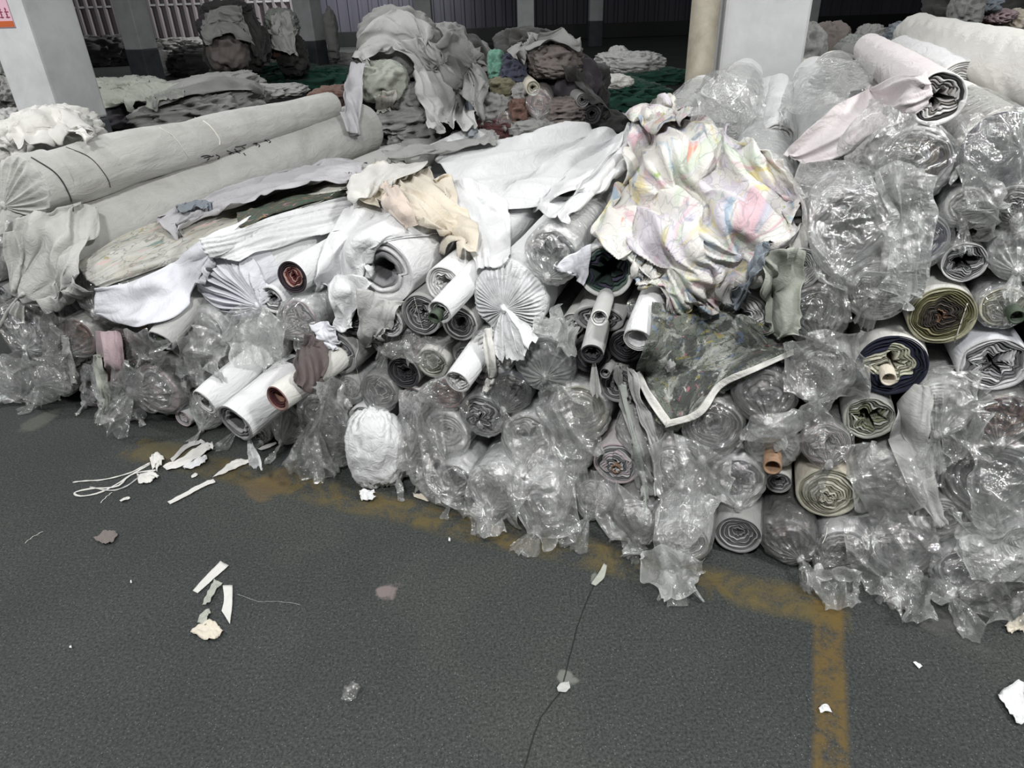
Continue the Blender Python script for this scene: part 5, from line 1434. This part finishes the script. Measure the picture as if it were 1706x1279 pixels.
# ---------------------------------------------------------------- heaps of waste fabric behind the pile
def lump(u, v, wpx, hpx, mat, label, y=None, dm=None, rot=0.0, seed=0, name='fabric_bundle', cat='fabric bundle', group='bundles heaped behind the pile', folds=0.24, fl=3.0, sq=0.75, yaw=0.0, ani=(0.75, 1, 1.3)):
    if y is None:
        g = ground(u, v + hpx / 2 * 0.9); y = g[1]
        if y > 28: y = 28.0
    C = at_y(u, v, y)
    sc = y / ray(u, v)[1] / F
    w_, h_ = wpx * sc / 2, hpx * sc / 2
    d_ = (dm or min(w_ * 2, 1.6)) / 2
    n, m = 60, 90
    a = np.linspace(-pi / 2, pi / 2, n); th = np.linspace(0, 2 * pi, m, endpoint=False)
    A, T = np.meshgrid(a, th, indexing='ij')
    se = lambda x: np.sign(x) * np.abs(x) ** sq
    P = np.stack([se(np.cos(A)) * se(np.cos(T)), se(np.cos(A)) * se(np.sin(T)), se(np.sin(A))], -1).reshape(-1, 3)
    S_ = np.array([w_, d_, h_])
    q = P * S_ / max(h_, w_ * 0.4)
    q2 = q * np.array(ani)
    rr_ = ridge(q2, seed + 50, 0.32 * fl / 3 * 2, 3)
    k = 1 + folds * (np.abs(rr_) ** .8 * np.sign(rr_)) + 0.35 * folds * ridge(q * np.array([1.6, 1, .5]), seed + 51, 0.5, 2) + 0.18 * snoise(q, seed + 60, 0.35, 2)
    V = P * k[:, None] * S_
    c, s = cos(rot), sin(rot)
    V = np.stack([V[:, 0] * c + V[:, 2] * s, V[:, 1], -V[:, 0] * s + V[:, 2] * c], -1)
    c, s = cos(yaw), sin(yaw)
    V = np.stack([V[:, 0] * c + V[:, 1] * s, -V[:, 0] * s + V[:, 1] * c, V[:, 2]], -1)
    zb = V[:, 2].min()
    if C[2] + zb < 0:
        V[:, 2] = np.maximum(V[:, 2], -C[2] + 0.005)
        zb = -C[2]
    V[:, 2] -= zb
    o = link_mesh(name, V, gridfaces(n, m, True).tolist(), mat)
    o.location = (C[0], C[1], C[2] + zb)
    OBST.append((V + np.array([C[0], C[1], C[2] + zb]), gridfaces(n, m, True)))
    return tag(o, label, cat, group)


lump(628, 752, 88, 142, 'white', 'white cloth sack standing on the floor at the front of the pile', ground(628, 815)[1] + .05, .17, seed=90, name='cloth_sack', cat='sack', group='sacks at the foot of the pile', folds=.10, fl=9, sq=.8, ani=(1.6, 1.2, .5))
# the tall heap under the grey sheet
lump(694, 160, 130, 180, 'charcoal', 'dark core bale inside the tall draped heap', 7.1, 0.9, seed=1)
lump(668, 75, 105, 85, 'grey', 'grey crumpled bundle crowning the tall heap', 6.8, .6, seed=2)
lump(702, 226, 88, 46, 'grey', 'grey folded bale at the lower right foot of the tall heap', 6.35, .6, seed=3, fl=5)
lump(628, 226, 52, 46, 'charcoal', 'dark crushed bundle at the lower left foot of the tall heap', 6.4, .5, seed=4, fl=5)
lump(664, 198, 112, 30, 'grey', 'long grey bundle lying across the tall heap', 6.3, .5, rot=-.12, seed=5, fl=4)
lump(617, 168, 44, 42, 'charcoal', 'dark patterned bundle left in the tall heap', 6.4, .4, seed=6)
lump(690, 166, 66, 44, 'grey', 'grey knotted bundle right in the tall heap', 6.4, .4, seed=7, fl=6)
lump(636, 134, 68, 52, 'greenpale', 'pale green rounded bundle in the middle of the tall heap', 6.25, .5, seed=8)
lump(772, 165, 84, 150, 'charcoal', 'dark bundle standing behind the right side of the tall heap', 7.8, .9, seed=9)
lump(742, 75, 62, 50, 'grey', 'dim grey cloth bundle on top behind the tall heap', 8.0, .6, seed=10)
lump(780, 110, 66, 60, 'grey', 'grey bundle sloping down behind the tall heap', 7.9, .6, seed=11)
# the dark heap with coloured roll ends
lump(895, 175, 200, 120, 'charcoal', 'dark core of the heap left of the green netting', 7.2, .9, seed=12)
lump(898, 88, 118, 56, 'charcoal', 'dark brown-grey bundle on top of the dark heap', 6.6, .6, seed=13, rot=.12)
lump(925, 100, 76, 44, 'taupe', 'fringed brown-grey bundle near the top of the dark heap', 6.4, .5, seed=14, fl=6)
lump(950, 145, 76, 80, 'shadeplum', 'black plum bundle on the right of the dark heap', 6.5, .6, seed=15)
lump(853, 118, 40, 46, 'darkblue', 'navy blue knotted bundle left in the dark heap', 6.3, .35, seed=16, fl=6)
lump(828, 112, 26, 46, 'mint', 'mint green cloth bundle at the left of the dark heap', 6.4, .3, seed=17, fl=5)
lump(838, 148, 44, 32, 'olive', 'olive bundle under the navy bundle', 6.2, .35, seed=18)
lump(822, 182, 56, 42, 'grey', 'grey bundle at the lower left of the dark heap', 6.1, .4, seed=19, fl=5)
lump(865, 160, 40, 36, 'grey', 'small grey bundle beside the white paper-core roll in the dark heap', 6.1, .3, seed=20, fl=5)
lump(864, 190, 30, 44, 'rust', 'rust brown twisted bundle in the dark heap', 6.0, .3, seed=21, fl=6)
lump(938, 185, 66, 34, 'taupe', 'taupe bundle right of the red bag in the dark heap', 6.0, .4, seed=22, fl=5)
lump(830, 214, 60, 34, 'maroon', 'maroon bundle at the bottom left of the dark heap', 6.0, .4, seed=23)
lump(885, 214, 70, 30, 'grey', 'grey bundle at the bottom of the dark heap', 5.9, .4, seed=24)
lump(1000, 215, 80, 50, 'charcoal', 'dark bundle low right of the dark heap', 6.3, .6, seed=25)
for i, (u, v, r_, pal, m_, lab) in enumerate([(888, 147, 12, 'cream', 'cream', 'small cream roll with round dark core in the dark heap'), (899, 172, 21, 'maroon', 'rust', 'shiny red-wrapped roll end in the dark heap'), (971, 167, 11, 'grey', 'grey', 'small grey roll with dark core at the right of the dark heap'), (986, 191, 15, 'dark', 'grey', 'grey roll with dark end lowest at the right of the dark heap'), (842, 204, 16, 'maroon', 'maroon', 'maroon bagged roll end low in the dark heap'), (815, 213, 16, 'grey', 'grey', 'grey roll end lowest at the left of the dark heap'), (1461, 92, 14, 'pink', 'grey', 'grey roll end in the small heap right of the large column'), (1426, 107, 12, 'dark', 'grey', 'dark grey roll end low in the small heap right of the large column')]):
    yy = 5.85 if u < 1100 else 5.6
    C = at_y(u, v, yy)
    R = r_ * yy / ray(u, v)[1] / F
    make_roll(frame(C, radians(-4 + 9 * (i % 2))), R, 0.9, W(pal=pal, n=5, hol=.35, wave=.08, m=m_, **({'k': 'b', 'tails': 0} if i in (1, 4) else {})), lab, 1200 + i, 'roll ends in the far heaps')

# green netting
lump(440, 128, 150, 34, 'green', 'green netting heap left of the tall heap, its left part', None, 1.6, seed=30, fl=6)
lump(530, 132, 130, 32, 'green', 'green netting heap touching the left side of the tall heap', None, 1.6, seed=31, fl=6)
lump(1085, 128, 110, 24, 'green', 'green netting roll beside the drainpipe', None, .8, seed=32, fl=5)
lump(1040, 165, 120, 46, 'green', 'dull green netting spread left of the drainpipe', None, 1.2, seed=33, fl=6)
lump(990, 128, 40, 20, 'green', 'small dark green netting scrap right of the dark heap', None, .6, seed=34)
lump(1048, 104, 90, 26, 'lightgrey', 'pale crumpled cloth on the green netting', 9.6, .6, seed=35, fl=6)
lump(1030, 92, 26, 22, 'lightgrey', 'pale pointed cloth tip above the green netting', 9.8, .3, seed=36, fl=5)
lump(1020, 135, 50, 16, 'offwhite', 'off-white scrap on the green netting', 8.3, .4, seed=37)
# left background
lump(215, 160, 118, 44, 'greenpale', 'pale green-grey crumpled sheets just right of the big left column', 8.4, 1.0, seed=40, fl=6, rot=.1)
lump(320, 158, 190, 40, 'grey', 'long grey folded sheets behind the topmost grey roll', 8.6, 1.4, seed=41, fl=5, rot=-.12)
lump(330, 180, 170, 40, 'grey', 'second layer of grey sheets nearest the topmost grey roll', 7.4, 1.0, seed=42, fl=6, rot=-.15)
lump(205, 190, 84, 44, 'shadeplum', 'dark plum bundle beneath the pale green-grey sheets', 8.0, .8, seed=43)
lump(440, 152, 120, 18, 'lightgrey', 'pale glossy cloth strip below the green netting', 8.0, .5, seed=44, fl=7)
lump(555, 165, 60, 34, 'rust', 'rust coloured bundle at the left foot of the tall heap', 7.2, .5, seed=45)
lump(185, 88, 120, 44, 'charcoal', 'dark grey bundle heap by the slatted wall', None, 2.0, seed=46, fl=6)
lump(172, 74, 80, 18, 'grey', 'flat grey cloth on top of the dark heap by the slatted wall', None, 1.0, seed=47, fl=6)
lump(300, 78, 96, 22, 'grey', 'flat grey bundle right of the dim grey column', None, 1.5, seed=48, fl=6)
lump(300, 108, 60, 34, 'lightgrey', 'pale tied sheets lying left of the green netting', None, 1.0, seed=49, fl=7)
lump(355, 104, 110, 44, 'charcoal', 'dark grey bundle below the tall dark heap', None, 1.4, seed=50, fl=6)
lump(388, 70, 74, 96, 'charcoal', 'core of the tall dark heap by the slatted wall', 14.6, 1.2, seed=51)
lump(378, 24, 62, 34, 'charcoal', 'dark bundle topping the heap by the slatted wall', 14.2, .7, seed=52, fl=6)
lump(362, 52, 46, 44, 'shadeplum', 'plum grey bundle left in the heap by the slatted wall', 14.0, .6, seed=53, fl=6)
lump(386, 86, 58, 48, 'taupe', 'taupe bundle low in the heap by the slatted wall', 13.8, .8, seed=54)
lump(420, 78, 46, 60, 'charcoal', 'dark bundle right in the heap by the slatted wall', 14.2, .7, seed=55, fl=5)
lump(472, 40, 40, 36, 'sage', 'sage grey bundle at the top of the narrow heap left of the pale column', 15, .6, seed=56, fl=6)
lump(465, 72, 40, 40, 'rust', 'brown bundle in the narrow heap left of the pale column', 15, .6, seed=57, fl=5)
lump(488, 90, 40, 50, 'charcoal', 'dark bundle in the narrow heap left of the pale column', 15, .6, seed=58, fl=5)
lump(466, 108, 50, 34, 'grey', 'grey bundle at the foot of the narrow heap', None, .8, seed=59, fl=6)
lump(534, 98, 46, 34, 'offwhite', 'off-white crumpled cloth at the foot of the pale column', None, .8, seed=60, fl=7)
lump(580, 104, 66, 22, 'lightgrey', 'pale cloth scraps between the pale column and the tall heap', None, .8, seed=61, fl=8)
lump(553, 62, 18, 70, 'grey', 'grey cloth hung at the right side of the pale column', 18.5, .4, seed=62, fl=5)
# left edge
lump(12, 112, 56, 44, 'sage', 'sage crumpled bundle at the left edge behind the big column', 7.2, .5, seed=65, fl=6)
lump(18, 158, 60, 50, 'grey', 'grey crumpled bundle at the left edge beside the big column', 7.0, .5, seed=66, fl=6)
lump(12, 208, 60, 40, 'lightgrey', 'pale bale at the left edge below the big column', 6.2, .5, seed=67, fl=4)
lump(0, 262, 70, 40, 'lightgrey', 'grey tied bale at the left edge behind the topmost grey roll', 5.2, .6, seed=68, fl=5)
lump(84, 232, 128, 78, 'offwhite', 'crumpled off-white cloth heaped at the foot of the big left column', 4.9, .6, seed=69, fl=6)
# between the tall heap and the pile
lump(705, 256, 140, 26, 'grey', 'grey creased sheets between the tall heap and the pile', 5.6, .6, seed=70, fl=7)
lump(790, 240, 70, 30, 'lightgrey', 'pale creased sheets right of the tall heap foot', 5.5, .5, seed=71, fl=7)
# right background
lump(1342, 84, 40, 66, 'grey', 'grey crumpled bundle just right of the large column', 6.2, .4, seed=75, fl=6)
lump(1378, 76, 44, 62, 'taupe', 'taupe upright bundle right of the large column', 6.4, .4, seed=76, fl=5)
lump(1418, 86, 46, 40, 'sage', 'sage netting bundle in the small heap right of the large column', 6.2, .4, seed=77, fl=8)
lump(1452, 66, 30, 36, 'grey', 'grey bottle-shaped bundle in the small heap', 6.6, .3, seed=78, fl=5)
lump(1490, 82, 40, 34, 'olive', 'olive bundle left of the teal bundle', 6.3, .3, seed=79, fl=5)
lump(1545, 62, 110, 46, 'bluegrey', 'teal-blue long bundle behind the big pale roll at top right', 6.0, .5, seed=80, fl=5)
lump(1398, 105, 170, 60, 'charcoal', 'dark bundle at the back of the small heap', 7.2, .6, seed=81)
lump(1328, 116, 36, 30, 'cream', 'small cream crumple at the foot of the large column', 5.3, .3, seed=82, fl=6)
lump(1665, 34, 170, 130, 'charcoal', 'dark mass of bundles at the top right corner', 6.9, 1.0, seed=83, fl=6)
lump(1608, 20, 32, 50, 'grey', 'grey bundle at the left of the top right heap', 6.3, .3, seed=84, fl=5)
lump(1656, 26, 34, 18, 'rose', 'pink bundle in the top right heap', 6.3, .3, seed=85, fl=5)
lump(1690, 34, 30, 28, 'cream', 'cream bundle in the top right heap', 6.3, .3, seed=86, fl=5)
lump(1645, 53, 46, 10, 'rust', 'reddish flat scrap in the top right heap', 6.25, .3, seed=87)
lump(1690, 58, 50, 14, 'lilac', 'lilac flat scrap in the top right heap', 6.25, .3, seed=88)
lump(1640, 8, 26, 20, 'bluegrey', 'blue-grey bundle at the very top of the top right heap', 6.3, .3, seed=89)
BVH = get_bvh()
HB = [
    ('draped_sheet', [[(342, 30), (370, 14), (405, 16)], [(340, 55), (372, 40), (415, 45)], [(348, 80), (375, 66), (425, 80)]], 'grey', 'dim grey sheet over the heap by the slatted wall', 'fabric sheet', dict(n=30, m=40, amp=.09, fold=(9, 4), rot=.7, seed=140, lift=.05)),
    ('draped_sheet', [[(398, 20), (415, 25), (425, 40)], [(410, 50), (428, 60), (438, 75)], [(415, 90), (432, 100), (444, 112)]], 'charcoal', 'dark sheet sliding off the right of the heap by the slatted wall', 'fabric sheet', dict(n=34, m=30, amp=.08, fold=(7, 3), rot=.3, seed=141, lift=.05)),
    ('draped_sheet', [[(452, 30), (470, 24), (490, 30)], [(450, 60), (470, 56), (494, 62)], [(456, 84), (474, 92), (498, 100)]], 'lightgrey', 'pale crumpled cloth down the narrow heap left of the pale column', 'fabric sheet', dict(n=34, m=30, amp=.1, fold=(9, 5), rot=.5, seed=142, lift=.05)),
    ('draped_sheet', [[(715, 70), (745, 58), (775, 72), (790, 90)], [(725, 110), (755, 100), (790, 115), (808, 140)], [(740, 150), (765, 150), (795, 170), (818, 215)]], 'grey', 'dull grey sheet over the bundles behind the tall heap', 'fabric sheet', dict(n=44, m=44, amp=.08, fold=(10, 2), rot=.5, seed=143, lift=.05)),
    ('draped_sheet', [[(195, 150), (250, 142), (300, 150)], [(160, 168), (230, 160), (310, 168)], [(175, 185), (235, 178), (262, 190)]], 'greenpale', 'pale green-grey fringed sheet thrown over the flat bundles by the big left column', 'fabric sheet', dict(n=34, m=50, amp=.06, fold=(12, 4), rot=.9, seed=144, lift=.03)),
    ('draped_sheet', [[(262, 165), (330, 142), (400, 138), (440, 150)], [(262, 185), (330, 160), (400, 152), (446, 162)]], 'grey', 'long smooth grey sheet curving over the flat bundles beyond the topmost grey roll', 'fabric sheet', dict(n=24, m=60, amp=.05, fold=(4, 1), rot=1.4, seed=145, lift=.03)),
    ('draped_sheet', [[(592, 100), (612, 55), (650, 28), (692, 35), (714, 75)], [(600, 108), (630, 80), (660, 65), (700, 75), (722, 98)], [(612, 104), (640, 92), (665, 88), (700, 98), (724, 106)]], 'lightgrey', 'pale grey sheet thrown over the crown of the tall heap', 'fabric sheet', dict(n=44, m=60, amp=.06, fold=(6, 2), rot=.5, seed=40, lift=.03)),
    ('draped_sheet', [[(655, 84), (690, 70), (722, 84)], [(680, 125), (715, 115), (752, 128)], [(700, 175), (738, 165), (778, 178)], [(728, 244), (750, 225), (788, 232)]], 'lightgrey', 'long grey sheet streaming down the right side of the tall heap', 'fabric sheet', dict(n=60, m=50, amp=.07, fold=(9, .8), rot=.25, seed=41, lift=.04)),
    ('draped_sheet', [[(588, 112), (600, 110), (612, 112)], [(574, 150), (590, 148), (606, 148)], [(566, 190), (584, 190), (600, 190)], [(574, 222), (588, 226), (598, 226)]], 'lilac', 'lilac-blue cloth hanging down the left side of the tall heap', 'fabric sheet', dict(n=50, m=24, amp=.03, fold=(4, .8), seed=42, lift=.03)),
    ('draped_sheet', [[(765, 120), (775, 130)], [(778, 160), (788, 170)], [(782, 225), (794, 232)]], 'bluegrey', 'blue edge of cloth at the far right side of the tall heap', 'fabric sheet', dict(n=40, m=14, amp=.02, fold=(3, .8), seed=43)),
    ('patterned_cloth', [[(622, 160), (640, 150), (660, 152)], [(626, 175), (642, 172), (655, 170)], [(628, 190), (640, 190), (650, 186)]], 'leaf_print', 'small speckled cloth on the front of the tall heap', 'fabric cloth', dict(n=20, m=20, amp=.015, seed=44)),
    ('draped_sheet', [[(848, 95), (880, 66), (930, 58), (960, 75)], [(855, 105), (885, 88), (930, 78), (965, 92)]], 'grey', 'dull grey sheet over the top of the dark heap', 'fabric sheet', dict(n=24, m=50, amp=.05, fold=(6, 2), seed=45, lift=.02)),
    ('draped_sheet', [[(935, 108), (955, 112), (968, 125)], [(955, 140), (975, 150), (985, 165)], [(985, 175), (1005, 185), (1015, 195)]], 'charcoal', 'dark sheet sloping down the right side of the dark heap', 'fabric sheet', dict(n=40, m=24, amp=.03, fold=(3, .8), seed=46, lift=.03)),
    ('crumpled_cloth', [[(20, 215), (60, 190), (100, 185), (135, 215)], [(25, 235), (70, 215), (110, 210), (148, 238)], [(35, 258), (80, 245), (120, 240), (150, 246)]], 'offwhite', 'off-white creased cloth over the crumple at the foot of the big left column', 'fabric cloth', dict(n=40, m=50, amp=.04, fold=(6, 2), seed=47, lift=.02)),
]
for (nm, rows, mat, lab, cat, kw) in HB:
    drape(nm, rows, mat, lab, cat, add=False, **kw)

# ---------------------------------------------------------------- scraps on the open floor
def scrap(pts, mat, label, name='cloth_scrap', cat='scrap', h=0.006, seed=0, n=14, m=10, curl=0.006, group=None):
    """flat ragged strip: two edges given in rows of pixels on the floor"""
    A, B = resample(pts[0], n), resample(pts[1], n)
    V = []
    for i in range(n):
        for j in range(m):
            p = A[i] + (B[i] - A[i]) * j / (m - 1)
            g = ground(p[0], p[1])
            V.append(g)
    V = np.array(V)
    V[:, 2] = 0.003 + curl * np.abs(snoise(V[:, :2] * 12, seed, 1.5, 3)) + h * 0.3
    org = V.mean(0); org[2] = 0
    o = link_mesh(name, V - org, gridfaces(n, m).tolist(), mat, uvs=np.random.RandomState(1).rand(len(V), 2))
    o.location = tuple(org)
    sm = o.modifiers.new('solidify', 'SOLIDIFY'); sm.thickness = 0.0015; sm.offset = 1
    return tag(o, label, cat, group)


def fcord(pts, r, mat, label, name='cotton_cord', n=30, flat=0.6, z=0.0, cat='cord'):
    P = resample(pts, n)
    W_ = np.array([ground(a, b) for a, b in P]); W_[:, 2] = r * flat + z + 0.003 * np.abs(np.sin(np.linspace(0, 9, n)))
    org = W_.mean(0); org[2] = 0
    mb = MB(); mb.tube(W_ - org, r * (1 + .25 * np.sin(np.linspace(0, 40, n))), 7, flat)
    o = mb.build(name, mat, None, True); o.location = tuple(org)
    return tag(o, label, cat)


G_ = 'scraps on the floor'
fcord([(122, 804), (150, 802), (190, 797), (225, 785), (250, 772)], .0035, 'offwhite', 'upper twisted cotton cord on the floor, leftmost end frayed')
fcord([(250, 774), (215, 795), (195, 812), (150, 815), (125, 822), (135, 828), (165, 822), (200, 805), (225, 790), (262, 784)], .004, 'offwhite', 'looped cotton cord below the upper twisted cord on the floor')
fcord([(150, 812), (180, 818), (210, 812), (232, 795), (240, 790)], .0035, 'lightgrey', 'short cotton cord inside the looped one')
fcord([(168, 838), (178, 828), (187, 821)], .0015, 'offwhite', 'short thin thread on the floor below the looped cord', 'loose_thread', cat='thread')
fcord([(42, 905), (55, 895), (72, 886)], .001, 'offwhite', 'single thin thread on the open floor at far left', 'loose_thread', cat='thread')
fcord([(395, 990), (430, 1002), (470, 1003), (500, 1008)], .0008, 'grey', 'fine grey thread right of the torn tape pieces', 'loose_thread', cat='thread')
scrap([[(250, 765), (262, 758), (275, 768), (268, 780)], [(255, 785), (262, 775), (258, 772), (262, 788)]], 'offwhite', 'knotted off-white cloth lump where the cords begin', seed=1, curl=.03)
scrap([[(230, 795), (250, 788), (266, 795)], [(232, 808), (250, 806), (262, 800)]], 'offwhite', 'small folded off-white scrap beside the looped cord', seed=2, curl=.025)
scrap([[(272, 780), (300, 768), (335, 745), (355, 740)], [(280, 786), (310, 778), (345, 758), (358, 750)]], 'offwhite', 'long off-white cloth strip leading up to the white hollow roll', seed=3, curl=.03)
scrap([[(305, 780), (325, 768), (345, 760)], [(310, 786), (335, 778), (347, 768)]], 'white', 'small loop of white cloth strip below the long strip', seed=4, curl=.02)
scrap([[(285, 768), (310, 745), (335, 737), (352, 745)], [(288, 772), (312, 750), (334, 742), (348, 748)]], 'lightgrey', 'thin curved strip arching above the long off-white strip', seed=5, curl=.02)
scrap([[(280, 838), (310, 822), (335, 808), (356, 800)], [(284, 842), (314, 827), (340, 813), (360, 805)]], 'offwhite', 'straight pale strip of cloth alone on the floor below the white hollow roll', seed=6, curl=.006)
scrap([[(355, 797), (385, 772), (402, 766)], [(360, 796), (395, 782), (420, 770)]], 'offwhite', 'pointed off-white strip hanging onto the floor from the white hollow roll', seed=7, curl=.01)
scrap([[(430, 750), (445, 742), (460, 738)], [(436, 752), (450, 747), (462, 741)]], 'offwhite', 'small pale strip just under the front rolls', seed=8)
scrap([[(322, 986), (345, 960), (368, 937)], [(330, 990), (355, 968), (382, 944)]], 'offwhite', 'long torn strip of white paper tape in the foreground', seed=9, curl=.004, name='tape_strip')
scrap([[(370, 1020), (374, 1000), (372, 978)], [(384, 1042), (388, 1005), (388, 977)]], 'offwhite', 'upright white tape piece at the right of the torn group', seed=10, curl=.004, name='tape_strip')
scrap([[(338, 1010), (350, 985), (358, 968)], [(350, 1008), (362, 985), (372, 974)]], 'greenpale', 'greenish folded tape piece in the middle of the torn group', seed=11, curl=.015, name='tape_strip')
scrap([[(330, 1040), (335, 1025), (350, 1018)], [(345, 1046), (348, 1032), (352, 1022)]], 'greenpale', 'small greenish tape fragment below the folded piece', seed=12, curl=.015, name='tape_strip')
scrap([[(318, 1055), (345, 1036), (358, 1038)], [(345, 1070), (362, 1066), (374, 1055)]], 'cream', 'yellowish green crumpled tape piece lowest in the torn group', seed=13, curl=.02, name='tape_strip')
scrap([[(157, 900), (175, 888), (192, 887)], [(172, 909), (188, 906), (198, 892)]], 'taupe', 'small brownish crumpled paper scrap on the floor at left', seed=14, curl=.02, name='paper_scrap')
scrap([[(985, 975), (998, 955), (1006, 942)], [(992, 978), (1006, 965), (1011, 945)]], 'greenpale', 'leaf-shaped greenish film scrap at the start of the floor crack', seed=15, curl=.006, name='film_scrap')
scrap([[(568, 1170), (575, 1150), (590, 1143)], [(582, 1172), (600, 1160), (604, 1148)]], 'film_grey', 'small clear film scrap alone in the foreground', seed=16, curl=.03, name='film_scrap')
scrap([[(1660, 1162), (1675, 1148), (1700, 1138)], [(1690, 1208), (1702, 1210), (1712, 1200)]], 'white', 'white paper scrap at the right edge of the foreground', seed=17, curl=.02, name='paper_scrap')
scrap([[(1672, 1045), (1690, 1035), (1710, 1025)], [(1680, 1058), (1695, 1058), (1712, 1055)]], 'cream', 'cream cloth crumple on the floor at the lower right corner of the pile', seed=18, curl=.04)
scrap([[(1520, 1105), (1524, 1104), (1528, 1106)], [(1530, 1116), (1533, 1114), (1536, 1112)]], 'white', 'tiny white crumb right of the yellow cross line', seed=19, curl=.01, name='paper_scrap')
scrap([[(1363, 1182), (1372, 1176), (1380, 1180)], [(1366, 1190), (1375, 1188), (1385, 1190)]], 'white', 'small white crumb on the yellow cross line', seed=20, curl=.012, name='paper_scrap')
scrap([[(200, 836), (210, 831), (217, 830)], [(203, 838), (212, 835), (218, 832)]], 'offwhite', 'tiny pale sliver below the looped cord', seed=21)
scrap([[(319, 795), (325, 790), (330, 791)], [(320, 798), (326, 796), (330, 794)]], 'offwhite', 'tiny pale chip between the loop of strip and the straight strip', seed=22)
scrap([[(688, 824), (700, 826), (712, 832)], [(690, 830), (702, 834), (716, 838)]], 'cream', 'small ragged cream shred on the yellow line near the centre', seed=23, curl=.012)
scrap([[(748, 897), (751, 899)], [(747, 903), (750, 904)]], 'white', 'tiny white chip on the floor below the film bag ends', seed=24, n=5, m=4, name='paper_scrap')
scrap([[(928, 1148), (935, 1140), (948, 1138)], [(930, 1155), (942, 1156), (950, 1148)]], 'lightgrey', 'broken pale concrete chip at the lower end of the crack', seed=25, name='concrete_chip', curl=.008)
scrap([[(117, 1078), (120, 1077)], [(117, 1082), (121, 1082)]], 'white', 'tiny white speck of paper at lower left', seed=26, n=4, m=4, name='paper_scrap')
scrap([[(218, 969), (220, 968)], [(218, 973), (221, 973)]], 'white', 'tiny white speck of paper left of the long tape strip', seed=27, n=4, m=4, name='paper_scrap')
